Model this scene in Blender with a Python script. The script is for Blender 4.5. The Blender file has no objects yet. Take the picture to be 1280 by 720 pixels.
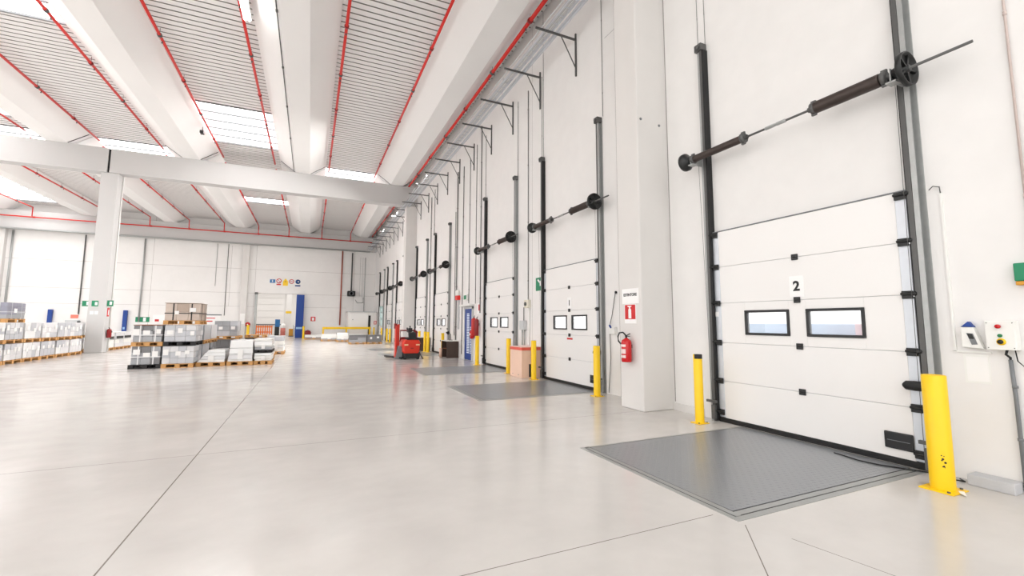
import bpy, bmesh, math, random
from mathutils import Matrix, Vector
random.seed(7)
S = bpy.context.scene
COL = S.collection
PI = math.pi

# ------------------------------------------------------------------ materials
def srgb(r, g, b):
    f = lambda c: (c / 255 / 12.92) if c / 255 <= .04045 else ((c / 255 + .055) / 1.055) ** 2.4
    return (f(r), f(g), f(b), 1)

MATS = {}
def mat(name, col, rough=.5, metal=0., var=.06, scale=6., bump=0., bscale=40., spec=.5):
    if name in MATS: return MATS[name]
    m = bpy.data.materials.new(name); m.use_nodes = True
    nt = m.node_tree; b = nt.nodes['Principled BSDF']
    b.inputs['Roughness'].default_value = rough
    b.inputs['Metallic'].default_value = metal
    b.inputs['Specular IOR Level'].default_value = spec
    tc = nt.nodes.new('ShaderNodeTexCoord')
    n = nt.nodes.new('ShaderNodeTexNoise'); n.inputs['Scale'].default_value = scale; n.inputs['Detail'].default_value = 4
    nt.links.new(tc.outputs['Object'], n.inputs['Vector'])
    mx = nt.nodes.new('ShaderNodeMix'); mx.data_type = 'RGBA'
    mx.inputs[6].default_value = tuple(c * (1 - var) for c in col[:3]) + (1,)
    mx.inputs[7].default_value = tuple(min(1, c * (1 + var)) for c in col[:3]) + (1,)
    nt.links.new(n.outputs['Fac'], mx.inputs[0])
    nt.links.new(mx.outputs[2], b.inputs['Base Color'])
    if bump:
        n2 = nt.nodes.new('ShaderNodeTexNoise'); n2.inputs['Scale'].default_value = bscale
        nt.links.new(tc.outputs['Object'], n2.inputs['Vector'])
        bp = nt.nodes.new('ShaderNodeBump'); bp.inputs['Strength'].default_value = bump; bp.inputs['Distance'].default_value = .01
        nt.links.new(n2.outputs['Fac'], bp.inputs['Height']); nt.links.new(bp.outputs[0], b.inputs['Normal'])
    MATS[name] = m
    return m

def emit(name, col, strength):
    if name in MATS: return MATS[name]
    m = bpy.data.materials.new(name); m.use_nodes = True
    b = m.node_tree.nodes['Principled BSDF']
    b.inputs['Base Color'].default_value = col
    b.inputs['Emission Color'].default_value = col
    b.inputs['Emission Strength'].default_value = strength
    MATS[name] = m
    return m

def math_node(nt, op, a, b=None, c=None):
    n = nt.nodes.new('ShaderNodeMath'); n.operation = op
    for i, v in enumerate((a, b, c)):
        if v is None: continue
        if isinstance(v, (int, float)): n.inputs[i].default_value = v
        else: nt.links.new(v, n.inputs[i])
    return n.outputs[0]

def lines_mat(name, col, rough, joints, width, line_col, var=.05, scale=.8, spec=.5, stretch=(1, 1, 1), var2=.03, bump=.0, fine=9.):
    """a surface with joints: joints = list of (axis, position, lo axis, lo, hi) in object space"""
    m = bpy.data.materials.new(name); m.use_nodes = True
    nt = m.node_tree; b = nt.nodes['Principled BSDF']
    b.inputs['Specular IOR Level'].default_value = spec
    tc = nt.nodes.new('ShaderNodeTexCoord'); sep = nt.nodes.new('ShaderNodeSeparateXYZ')
    nt.links.new(tc.outputs['Object'], sep.inputs[0])
    mp = nt.nodes.new('ShaderNodeMapping'); mp.inputs['Scale'].default_value = stretch
    nt.links.new(tc.outputs['Object'], mp.inputs[0])
    n = nt.nodes.new('ShaderNodeTexNoise'); n.inputs['Scale'].default_value = scale; n.inputs['Detail'].default_value = 6; n.inputs['Roughness'].default_value = .62
    nt.links.new(mp.outputs[0], n.inputs['Vector'])
    n2 = nt.nodes.new('ShaderNodeTexNoise'); n2.inputs['Scale'].default_value = fine; n2.inputs['Detail'].default_value = 5
    nt.links.new(mp.outputs[0], n2.inputs['Vector'])
    rmp = nt.nodes.new('ShaderNodeMapRange'); rmp.inputs[1].default_value = .3; rmp.inputs[2].default_value = .7
    nt.links.new(n.outputs['Fac'], rmp.inputs[0])
    mx = nt.nodes.new('ShaderNodeMix'); mx.data_type = 'RGBA'
    mx.inputs[6].default_value = tuple(c * (1 - var) for c in col[:3]) + (1,)
    mx.inputs[7].default_value = tuple(min(1, c * (1 + var)) for c in col[:3]) + (1,)
    nt.links.new(rmp.outputs[0], mx.inputs[0])
    mul = nt.nodes.new('ShaderNodeMix'); mul.data_type = 'RGBA'; mul.blend_type = 'MULTIPLY'
    mul.inputs[0].default_value = 1
    r2 = nt.nodes.new('ShaderNodeMapRange'); r2.inputs[1].default_value = .35; r2.inputs[2].default_value = .65
    r2.inputs[3].default_value = 1 - var2; r2.inputs[4].default_value = 1
    nt.links.new(n2.outputs['Fac'], r2.inputs[0])
    nt.links.new(mx.outputs[2], mul.inputs[6]); nt.links.new(r2.outputs[0], mul.inputs[7])
    out = mul.outputs[2]
    mask = None
    for (ax, pos, w, lim) in joints:
        src = sep.outputs[ax] if isinstance(ax, int) else math_node(nt, 'ADD', math_node(nt, 'MULTIPLY', sep.outputs[0], ax[0]), math_node(nt, 'MULTIPLY', sep.outputs[1], ax[1]))
        d = math_node(nt, 'ABSOLUTE', math_node(nt, 'SUBTRACT', src, pos))
        k = math_node(nt, 'LESS_THAN', d, w or width)
        if lim:
            a2, lo, hi = lim
            k = math_node(nt, 'MULTIPLY', k, math_node(nt, 'GREATER_THAN', sep.outputs[a2], lo))
            k = math_node(nt, 'MULTIPLY', k, math_node(nt, 'LESS_THAN', sep.outputs[a2], hi))
        mask = k if mask is None else math_node(nt, 'MAXIMUM', mask, k)
    if mask is not None:
        jm = nt.nodes.new('ShaderNodeMix'); jm.data_type = 'RGBA'
        nt.links.new(mask, jm.inputs[0]); nt.links.new(out, jm.inputs[6]); jm.inputs[7].default_value = line_col
        out = jm.outputs[2]
    nt.links.new(out, b.inputs['Base Color'])
    rr = nt.nodes.new('ShaderNodeMapRange'); rr.inputs[1].default_value = .3; rr.inputs[2].default_value = .7
    rr.inputs[3].default_value = rough * .8; rr.inputs[4].default_value = rough * 1.25
    nt.links.new(n2.outputs['Fac'], rr.inputs[0]); nt.links.new(rr.outputs[0], b.inputs['Roughness'])
    if bump:
        bp = nt.nodes.new('ShaderNodeBump'); bp.inputs['Strength'].default_value = bump; bp.inputs['Distance'].default_value = .01
        nt.links.new(n2.outputs['Fac'], bp.inputs['Height']); nt.links.new(bp.outputs[0], b.inputs['Normal'])
    MATS[name] = m
    return m

# ------------------------------------------------------------------ mesh builder
class MB:
    def __init__(self): self.v = []; self.f = []; self.mi = []; self.sm = []; self.k = 0
    def add(self, vs, fs, smooth=False):
        o = len(self.v); self.v += [tuple(p) for p in vs]
        for f in fs: self.f.append(tuple(o + i for i in f)); self.mi.append(self.k); self.sm.append(smooth)
        return self
    def box(self, x0, x1, y0, y1, z0, z1):
        vs = [(x, y, z) for x in (x0, x1) for y in (y0, y1) for z in (z0, z1)]
        return self.add(vs, [(0, 1, 3, 2), (4, 6, 7, 5), (0, 4, 5, 1), (2, 3, 7, 6), (0, 2, 6, 4), (1, 5, 7, 3)])
    def prism(self, poly, axis, a0, a1):
        """poly in the two other axes (in xyz order), extruded along axis"""
        n = len(poly)
        def p(q, a):
            q = list(q); q.insert(axis, a); return tuple(q)
        vs = [p(q, a0) for q in poly] + [p(q, a1) for q in poly]
        fs = [tuple(range(n))[::-1], tuple(range(n, 2 * n))] + [(i, (i + 1) % n, n + (i + 1) % n, n + i) for i in range(n)]
        return self.add(vs, fs)
    def rings(self, pts, radii, n=12, caps=True, up=None):
        P = [Vector(p) for p in pts]; vs = []; fs = []
        for i, p in enumerate(P):
            t = (P[min(i + 1, len(P) - 1)] - P[max(i - 1, 0)])
            if t.length < 1e-9: t = Vector((0, 0, 1))
            t.normalize()
            a = Vector((0, 0, 1)) if abs(t.z) < .9 else Vector((1, 0, 0))
            u = t.cross(a).normalized(); w = u.cross(t)
            for j in range(n):
                an = 2 * PI * j / n
                vs.append(p + (u * math.cos(an) + w * math.sin(an)) * radii[i])
        for i in range(len(P) - 1):
            for j in range(n):
                fs.append((i * n + j, i * n + (j + 1) % n, (i + 1) * n + (j + 1) % n, (i + 1) * n + j))
        self.add(vs, fs, True)
        if caps:
            o = len(self.v) - len(vs)
            self.f.append(tuple(o + j for j in range(n))[::-1]); self.mi.append(self.k); self.sm.append(False)
            self.f.append(tuple(o + (len(P) - 1) * n + j for j in range(n))); self.mi.append(self.k); self.sm.append(False)
        return self
    def tube(self, a, b, r, n=10, r2=None): return self.rings([a, b], [r, r if r2 is None else r2], n)
    def path(self, pts, r, n=8): return self.rings(pts, [r] * len(pts), n)
    def lathe(self, origin, axis, prof, n=24):
        """prof: list of (radius, distance along axis)"""
        ax = Vector(axis).normalized(); a = Vector((0, 0, 1)) if abs(ax.z) < .9 else Vector((1, 0, 0))
        u = ax.cross(a).normalized(); w = u.cross(ax); o = Vector(origin); vs = []; fs = []
        for r, d in prof:
            for j in range(n):
                an = 2 * PI * j / n
                vs.append(o + ax * d + (u * math.cos(an) + w * math.sin(an)) * max(r, 1e-4))
        for i in range(len(prof) - 1):
            for j in range(n):
                fs.append((i * n + j, i * n + (j + 1) % n, (i + 1) * n + (j + 1) % n, (i + 1) * n + j))
        self.add(vs, fs, True)
        return self
    def bar(self, a, b, w, h):
        """rectangular bar from a to b"""
        A, B = Vector(a), Vector(b); t = (B - A).normalized()
        up = Vector((0, 0, 1)) if abs(t.z) < .9 else Vector((0, 1, 0))
        u = t.cross(up).normalized(); k = u.cross(t)
        vs = [p + u * sx * w / 2 + k * sz * h / 2 for p in (A, B) for sx, sz in ((-1, -1), (1, -1), (1, 1), (-1, 1))]
        return self.add(vs, [(3, 2, 1, 0), (4, 5, 6, 7), (0, 1, 5, 4), (1, 2, 6, 5), (2, 3, 7, 6), (3, 0, 4, 7)])
    def build(self, name, mats, parent=None, bevel=0, seg=2, autosm=False):
        me = bpy.data.meshes.new(name); off = Vector(); q = parent
        while q: off = off + Vector(q.location); q = q.parent
        me.from_pydata([tuple(Vector(p) - off) for p in self.v], [], self.f)
        ms = mats if isinstance(mats, (list, tuple)) else [mats]
        for m in ms: me.materials.append(m)
        for p, i, s in zip(me.polygons, self.mi, self.sm): p.material_index = i; p.use_smooth = s
        bm = bmesh.new(); bm.from_mesh(me); bmesh.ops.recalc_face_normals(bm, faces=bm.faces); bm.to_mesh(me); bm.free()
        o = bpy.data.objects.new(name, me); COL.objects.link(o)
        if parent: o.parent = parent
        if bevel:
            md = o.modifiers.new('bevel', 'BEVEL'); md.width = bevel; md.segments = seg; md.limit_method = 'ANGLE'; md.angle_limit = math.radians(50)
        return o

def tag(o, label, cat, group=None, kind=None):
    o['label'] = label; o['category'] = cat
    if group: o['group'] = group
    if kind: o['kind'] = kind
    return o
def thing(name, loc, label, cat, group=None, kind=None):
    o = bpy.data.objects.new(name, None); COL.objects.link(o); o.location = loc; o.empty_display_size = .1
    return tag(o, label, cat, group, kind)
def dup(root, loc, label, group=None):
    r = root.copy(); COL.objects.link(r); r.location = loc; r['label'] = label
    if group: r['group'] = group
    for ch in list(root.children):
        c = ch.copy(); COL.objects.link(c); c.parent = r
        for g in list(ch.children):
            d = g.copy(); COL.objects.link(d); d.parent = c
    return r
def text(name, body, size, loc, face, m, parent=None, depth=.002, align='CENTER', bold=0.):
    cu = bpy.data.curves.new(name, 'FONT'); cu.body = body; cu.size = size; cu.extrude = depth; cu.offset = bold
    cu.align_x = align; cu.align_y = 'CENTER'; cu.materials.append(m)
    o = bpy.data.objects.new(name, cu); COL.objects.link(o)
    # face: '-x' readable when looking towards +x ; '-y' readable when looking towards +y
    o.rotation_euler = (PI / 2, 0, 0) if face == '-y' else (PI / 2, 0, -PI / 2)
    l = Vector(loc)
    me = bpy.data.meshes.new_from_object(o); me.name = name
    me.transform(o.rotation_euler.to_matrix().to_4x4()); me.transform(Matrix.Translation(l))
    q = parent
    while q: me.transform(Matrix.Translation(-Vector(q.location))); q = q.parent
    bpy.data.objects.remove(o); bpy.data.curves.remove(cu)
    o = bpy.data.objects.new(name, me); COL.objects.link(o); o.parent = parent
    return o

ORD = 'first second third fourth fifth sixth seventh eighth ninth tenth eleventh twelfth thirteenth fourteenth fifteenth sixteenth seventeenth eighteenth nineteenth twentieth'.split()

# ------------------------------------------------------------------ palette
white_steel = mat('white_steel', srgb(240, 238, 236), .38, 0, .015, 2.)
plaster = mat('plaster', srgb(238, 236, 234), .8, 0, .02, .7)
concrete = mat('concrete', srgb(229, 227, 225), .75, 0, .03, .9, .05, 30)
beam_concrete = mat('beam_concrete', srgb(202, 201, 200), .75, 0, .04, .6)
roof_concrete = mat('roof_concrete', srgb(246, 245, 244), .75, 0, .025, .5)
pillar_concrete = mat('pillar_concrete', srgb(222, 219, 216), .75, 0, .05, 1.4, .06, 25)
deck_metal = mat('deck_metal', srgb(240, 239, 238), .5, 0, .03, 1.2)
galv = mat('galvanised_steel', srgb(172, 174, 173), .42, .55, .12, 14)
dark_galv = mat('dark_galvanised', srgb(96, 96, 95), .5, .4, .1, 10)
light_galv = mat('light_galvanised', srgb(206, 210, 216), .35, .4, .06, 10)
black_rubber = mat('black_rubber', srgb(24, 24, 25), .6, 0, .15, 20)
black_steel = mat('black_steel', srgb(38, 39, 39), .4, .3, .15, 20)
black_plastic = mat('black_plastic', srgb(20, 20, 22), .35, 0, .1, 20)
spring_steel = mat('spring_steel', srgb(70, 60, 56), .45, .35, .25, 12)
red_paint = mat('red_paint', srgb(220, 40, 32), .4, 0, .05, 6)
red_gloss = mat('red_gloss', srgb(200, 22, 28), .2, 0, .06, 6)
truck_red = mat('truck_red', srgb(222, 52, 30), .3, 0, .05, 5)
dark_red = mat('dark_red', srgb(140, 24, 26), .35, 0, .08, 6)
yellow_paint = mat('yellow_paint', srgb(252, 206, 10), .38, 0, .04, 5)
blue_paint = mat('blue_paint', srgb(14, 62, 144), .45, 0, .05, 3)
orange_paint = mat('orange_paint', srgb(236, 120, 40), .5, 0, .06, 4)
amber_paint = mat('amber_paint', srgb(214, 152, 48), .5, 0, .06, 4)
green_sign = mat('green_sign', srgb(18, 134, 92), .4, 0, .04, 4)
white_sign = mat('white_sign', srgb(248, 247, 246), .4, 0, .01, 4)
red_sign = mat('red_sign', srgb(206, 30, 34), .4, 0, .04, 4)
blue_sign = mat('blue_sign', srgb(40, 110, 170), .4, 0, .04, 4)
navy_sign = mat('navy_sign', srgb(22, 70, 130), .4, 0, .04, 4)
yellow_sign = mat('yellow_sign', srgb(248, 206, 40), .4, 0, .04, 4)
ink = mat('ink', srgb(28, 28, 30), .6, 0, .05, 4)
off_white = mat('off_white', srgb(238, 238, 234), .4, 0, .015, 4)
pale_grey = mat('pale_grey', srgb(200, 202, 203), .45, 0, .03, 4)
mid_grey = mat('mid_grey', srgb(120, 123, 126), .45, 0, .06, 4)
beige_plastic = mat('beige_plastic', srgb(226, 221, 205), .5, 0, .03, 4)
peach_board = mat('peach_board', srgb(240, 205, 184), .7, 0, .04, 3)
dark_wood = mat('dark_wood', srgb(72, 56, 48), .5, 0, .1, 8)
brown_wood = mat('brown_wood', srgb(140, 84, 48), .55, 0, .15, 8)
pallet_wood = mat('pallet_wood', srgb(206, 156, 98), .75, 0, .2, 9)
pallet_black = mat('pallet_black', srgb(36, 35, 36), .7, 0, .2, 9)
kraft = mat('kraft', srgb(206, 190, 178), .6, 0, .08, 7)
kraft_dark = mat('kraft_dark', srgb(184, 166, 152), .6, 0, .08, 7)
pack_a = mat('pack_pale', srgb(222, 222, 224), .3, 0, .05, 5)
pack_b = mat('pack_silver', srgb(196, 198, 203), .3, 0, .06, 5)
pack_c = mat('pack_grey', srgb(164, 166, 170), .32, 0, .07, 5)
pack_d = mat('pack_charcoal', srgb(122, 122, 124), .35, 0, .09, 5)
pack_l = mat('pack_lilac', srgb(150, 150, 164), .32, 0, .08, 5)
film = mat('stretch_film', srgb(242, 243, 243), .22, 0, .03, 5, .35, 9)
strap_white = mat('strap_white', srgb(232, 232, 232), .45, 0, .02, 5)
paper = mat('paper', srgb(244, 243, 241), .7, 0, .01, 4)
sky_panel = emit('daylight_panel', (1, 1, 1, 1), 3.2)
lamp_glow = emit('lamp_glow', (1, .98, .94, 1), 14)

def glass_mat(name, col, fac):
    m = bpy.data.materials.new(name); m.use_nodes = True; nt = m.node_tree
    b = nt.nodes['Principled BSDF']; b.inputs['Base Color'].default_value = col; b.inputs['Roughness'].default_value = .08
    t = nt.nodes.new('ShaderNodeBsdfTransparent'); t.inputs[0].default_value = (1, 1, 1, 1)
    x = nt.nodes.new('ShaderNodeMixShader'); x.inputs[0].default_value = fac
    nt.links.new(t.outputs[0], x.inputs[1]); nt.links.new(b.outputs[0], x.inputs[2])
    nt.links.new(x.outputs[0], nt.nodes['Material Output'].inputs['Surface'])
    MATS[name] = m; return m
pane_glass = glass_mat('window_pane', (.86, .9, .95, 1), .25)
aqua_glass = glass_mat('aqua_pane', (.55, .85, .84, 1), .6)

# ------------------------------------------------------------------ the shell
WX = 6.3                                   # inner face of the dock wall
DOORS = {2: 4.03, 1: 10.07, 3: 14.87, 4: 22.70, 5: 27.45, 6: 34.70, 7: 39.50, 8: 44.30}
HW = 1.39; DH = 3.15

joints = [(0, -1.17, .006, None), (1, 6.59, .004, (0, -40, 5.5)), (1, 2.84, .004, (0, -1.17, 3.16)), (1, 10.6, .004, None), (1, 14.6, .004, None),
          (0, -8.9, .005, None), (1, 18.6, .004, None), (1, 23.0, .005, None), ((.739, -.674), .643, .004, (1, -3, 2.6)), ((.98, .2), 3.75, .0035, (1, -8, 2.3))]
floor_mat = lines_mat('polished_concrete', srgb(210, 206, 202), .17, joints, .005, srgb(120, 112, 104), .10, .45, .5, (1, 1.2, 1), .045, .0, 1.9)
m = MB(); m.box(-42, 9.5, -10, 64, -.2, 0)
tag(m.build('floor', floor_mat), 'pale polished concrete hall floor with thin saw-cut joints', 'floor', kind='structure')

wall_joints = [(1, 8.02, .006, (2, 0, 12)), (2, 8.6, .006, (1, 6.4, 8.4)), (1, 6.425, .012, (2, .15, 12)), (1, 12.3, .005, None), (1, 17.2, .006, None), (1, 20.6, .005, None), (1, 25.2, .005, None), (1, 31.5, .006, None), (1, 37.1, .005, None), (1, 41.9, .005, None)]
wall_mat = lines_mat('dock_wall_plaster', srgb(238, 236, 234), .7, wall_joints, .005, srgb(150, 146, 142), .02, .45, .3, (1, 1, 1), .025, 0, 3.)
m = MB(); prev = -10
for yc in sorted(DOORS.values()):
    a, b = yc - HW + .05, yc + HW - .05
    m.box(WX, WX + .3, prev, a, 0, 12); m.box(WX, WX + .3, a, b, DH - .05, 12); prev = b
m.box(WX, WX + .3, prev, 50.3, 0, 12)
tag(m.build('wall_right', wall_mat), 'long white dock wall with the row of sectional doors', 'wall', kind='structure')

BX0, BX1, BH = -4.83, -.75, 4.42           # the opening in the end wall
back_joints = [(2, 6.78, .012, None), (2, 4.42, .012, None), (2, 3.1, .01, (0, -42, 3.4)), (0, -13.3, .012, None), (0, -7.2, .012, (2, 3.1, 9)), (0, -5.1, .012, None), (0, 4.1, .012, None)]
back_mat = lines_mat('end_wall_plaster', srgb(240, 238, 236), .7, back_joints, .01, srgb(186, 182, 178), .02, .4, .3, (1, 1, 1), .02, 0, 2.)
m = MB(); m.box(-42, BX0, 50, 50.3, 0, 12); m.box(BX1, WX + .3, 50, 50.3, 0, 12); m.box(BX0, BX1, 50, 50.3, BH, 12)
tag(m.build('wall_back', back_mat), 'white panelled end wall of the hall with the open doorway', 'wall', kind='structure')

# the bright room beyond the doorway
m = MB(); m.box(-12, 4, 63.6, 63.9, 0, 6); m.box(-12.2, -12, 50.3, 63.9, 0, 6); m.box(4, 4.2, 50.3, 63.9, 0, 6)
tag(m.build('wall_far', plaster), 'white wall of the bright room seen through the end doorway', 'wall', kind='structure')
m = MB(); m.box(-12.2, 4.2, 50.3, 63.9, 6, 6.2)
tag(m.build('ceiling_far', plaster), 'white ceiling of the room beyond the end doorway', 'ceiling', kind='structure')
m = MB(); m.box(-2.55, -2.05, 57.5, 58, 0, 6)
tag(m.build('pillar', plaster), 'white square pillar inside the room beyond the doorway', 'pillar', kind='structure')
t = thing('door_9', (-4.6, 63.5, 0), 'white sectional door in the room beyond the end doorway', 'door', kind='structure')
m = MB()
for i in range(5): m.box(-7.2, -3.0, 63.48, 63.56, 1.35 + i * .82, 1.35 + i * .82 + .8)
m.build('door_panel', white_steel, t)
m = MB(); m.box(-7.2, -3.0, 63.46, 63.56, 1.24, 1.34); m.build('bottom_seal', mid_grey, t)

# pillars on the dock wall and the free-standing pillar
m = MB(); m.box(5.57, WX + .02, 6.45, 7.1, 0, 12)
tag(m.build('pillar', pillar_concrete, None, .02), 'tall concrete wall pillar between door 2 and door 1, with the fire extinguisher', 'pillar', kind='structure')
m = MB(); m.box(5.57, WX + .02, 29.42, 30.05, 0, 9.42)
tag(m.build('pillar', pillar_concrete, None, .02), 'concrete wall pillar under the end of the long cross beam', 'pillar', kind='structure')
m = MB(); m.box(-10.33, -9.6, 29.42, 30.15, 0, 9.42)
tag(m.build('pillar', beam_concrete, None, .03), 'free-standing concrete pillar at the end of the pallet row', 'pillar', kind='structure')
for x in (-6.24, -23.6):
    m = MB(); m.box(x, x + .56, 49.6, 50.02, 0, 9.25)
    tag(m.build('pillar', pillar_concrete, None, .02), 'grey end-wall pilaster beside the open doorway' if x > -10 else 'grey end-wall pilaster at the outer end of the pallet row', 'pillar', kind='structure')

for x_, z_, l in ((5.66, 5.55, 'outer'), (6.12, 5.5, 'inner')):
    m = MB(); m.lathe((x_, 6.448, z_), (0, -1, 0), [(0, 0), (.028, 0), (.022, .012), (0, .014)], 10)
    tag(m.build('wall_anchor', mid_grey), 'small grey anchor plug high on the near pillar, %s of the two' % l, 'anchor')

# cross beams
for y0, nm in ((29.4, 'deep concrete cross beam spanning the hall on the pillars'), (49.4, 'grey concrete edge beam along the top of the end wall'), (6.42, 'concrete cross beam overhead near door 2')):
    m = MB()
    if y0 < 40:
        xs = [-42, -26.3, -9.985] if y0 > 10 else [-42, -9.985]
        for i, a in enumerate(xs):
            b = xs[i + 1] - .10 if i + 1 < len(xs) else WX - .02
            m.prism([(y0, 9.42), (y0 + .62, 9.42), (y0 + .62, 10.72), (y0, 10.72)], 0, a, b)
            m.box(a, b, y0 - .03, y0, 9.42, 9.52)
    else: m.box(-42, WX - .02, y0, y0 + .6, 9.25, 10.72)
    rb = tag(m.build('roof_beam', beam_concrete), nm, 'beam', kind='structure')
    if y0 < 40:
        m = MB(); m.box(-10.085, -9.985, y0 + .06, y0 + .56, 9.43, 10.7); m.build('gap_shade_block', black_rubber, rb)  # black block added to make the open gap between beams read dark
m = MB(); m.box(-42, WX - .75, 49.27, 49.39, 9.1, 9.24); m.tube((-42, 49.22, 9.16), (WX - 1.2, 49.22, 9.16), .045, 8)
tag(m.build('cable_trunking', galv), 'grey trunking running along the foot of the end-wall edge beam', 'trunking')

# winged roof beams
WING = [(-.40, 10.72), (.40, 10.72), (1.28, 11.34), (1.28, 11.48), (1.16, 11.48), (.34, 10.90), (-.34, 10.90), (-1.16, 11.48), (-1.28, 11.48), (-1.28, 11.34)]
TX = [4.88 - 5.68 * i for i in range(8)]
TL = ['beside the dock wall', 'second from the dock wall', 'third from the dock wall', 'fourth from the dock wall', 'fifth from the dock wall', 'sixth from the dock wall', 'seventh from the dock wall', 'eighth from the dock wall']
for i, x in enumerate(TX):
    for a, b, w in ((6.75, 29.66, 'near bay'), (29.76, 49.95, 'far bay'), (-9.5, 6.7, 'bay over the camera')):
        m = MB(); m.prism([(x + p, z) for p, z in WING], 1, a, b)
        rb = tag(m.build('roof_beam', roof_concrete), 'white winged concrete roof beam in the %s, %s' % (w.replace('bay over the camera', 'bay before door 2'), TL[i]), 'beam', kind='structure')
        if w == 'near bay':
            e = rb
            for sg in (-1, 1):
                m = MB(); m.bar((x + sg * .42, 29.37, 10.75), (x + sg * 1.22, 29.37, 11.31), .05, .05); m.build('end_seal', black_rubber, e)

# corrugated deck and skylights
SKY = {0: [(29.8, 34.6), (-8, -4)], 1: [(23.0, 27.9), (33.4, 34.9), (39.6, 41.3), (-7, -2)], 2: [(12.0, 18.7), (30, 34.6), (-7, 0)], 3: [(26.6, 28.6), (30.1, 34.6), (2, 22)], 4: [(38.5, 48.6), (2, 34)], 5: [(2, 38)], 6: [(2, 38)]}  # spans behind the beam, overhead and far left are unseen, added for brightness
deck = MB(); nwin = 0
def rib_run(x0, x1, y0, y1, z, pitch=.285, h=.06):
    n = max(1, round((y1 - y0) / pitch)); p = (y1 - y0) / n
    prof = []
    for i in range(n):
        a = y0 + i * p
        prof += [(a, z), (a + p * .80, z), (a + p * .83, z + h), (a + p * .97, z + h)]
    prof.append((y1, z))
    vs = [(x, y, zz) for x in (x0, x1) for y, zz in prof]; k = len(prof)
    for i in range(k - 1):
        deck.k = 1 if i % 4 in (1, 2, 3) else 0  # groove faces take a darker colour that paints in their shade
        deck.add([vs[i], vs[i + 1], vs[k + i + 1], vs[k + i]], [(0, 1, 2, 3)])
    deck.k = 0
for b in range(7):
    x0, x1 = TX[b + 1] + 1.2, TX[b] - 1.2
    y = -9.5
    for s0, s1 in sorted(SKY[b]) + [(50, 50)]:
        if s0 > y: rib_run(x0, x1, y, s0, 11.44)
        y = s1
        if s1 > s0:
            nwin += 1
            w = MB(); w.box(x0, x1, s0, s1, 11.47, 11.5)
            wo = thing('window_%d' % nwin, ((x0 + x1) / 2, (s0 + s1) / 2, 11.45), 'glowing roof strip among the seen skylights and unseen ones added for light, %s roof bay out from the dock wall, %d metres along' % (ORD[b], s0), 'skylight', kind='structure')
            w.build('pane', sky_panel, wo)
            g = MB(); n = max(1, round((s1 - s0) / 1.05))
            for j in range(n + 1):
                yy = s0 + (s1 - s0) * j / n; g.box(x0, x1, yy - .035, yy + .035, 11.40, 11.47)
            g.build('glazing_bar', mat('bar_grey', srgb(120, 122, 124), .6), wo)
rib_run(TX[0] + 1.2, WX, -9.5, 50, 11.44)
deck.box(-42, WX + .3, -9.5, 50.3, 11.62, 11.7)
tag(deck.build('ceiling', [deck_metal, mat('groove_shade', srgb(150, 147, 142), .6)]), 'corrugated grey metal roof deck between the concrete roof beams', 'ceiling', kind='structure')

# baseboard by the pillar
m = MB(); m.box(WX - .03, WX, 5.75, 6.45, 0, .13)
tag(m.build('baseboard_right', pillar_concrete), 'low stained concrete plinth at the foot of the wall by the pillar', 'baseboard', kind='structure')

# yard outside the dock doors
yard = mat('yard_asphalt', srgb(205, 205, 207), .8, 0, .05, .5)
m = MB(); m.box(WX + .3, 60, -20, 70, -1.4, -1.2)
tag(m.build('ground', yard), 'pale sunlit yard outside the dock doors', 'ground', kind='structure')

def semi_trailer(x, y, mm, label):
    t = thing('semi_trailer', (x, y, -1.2), label, 'trailer')
    m = MB(); m.box(x, x + 9, y - 1.25, y + 1.25, -.7, 1.62); m.build('box_body', mm, t, .03)
    m = MB(); m.box(x + .2, x + 8.8, y - .5, y + .5, -.9, -.7); m.build('frame', mid_grey, t)
    for xx in (1.2, 2.5, 3.8):
        for sy in (-1, 1):
            m = MB(); m.lathe((x + xx, y + sy * 1.2, -.7), (0, -sy, 0), [(0, 0), (.3, 0), (.5, .03), (.5, .3), (0, .3)], 20); m.build('wheel', black_rubber, t)
semi_trailer(24, 18.6, mat('trailer_blue', srgb(165, 188, 214), .4), 'pale blue semi trailer parked in the yard, seen through the window of door 2')
semi_trailer(30, 14.6, mat('trailer_rose', srgb(206, 168, 172), .4), 'pale red semi trailer parked in the yard, seen through the window of door 2')

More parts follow.
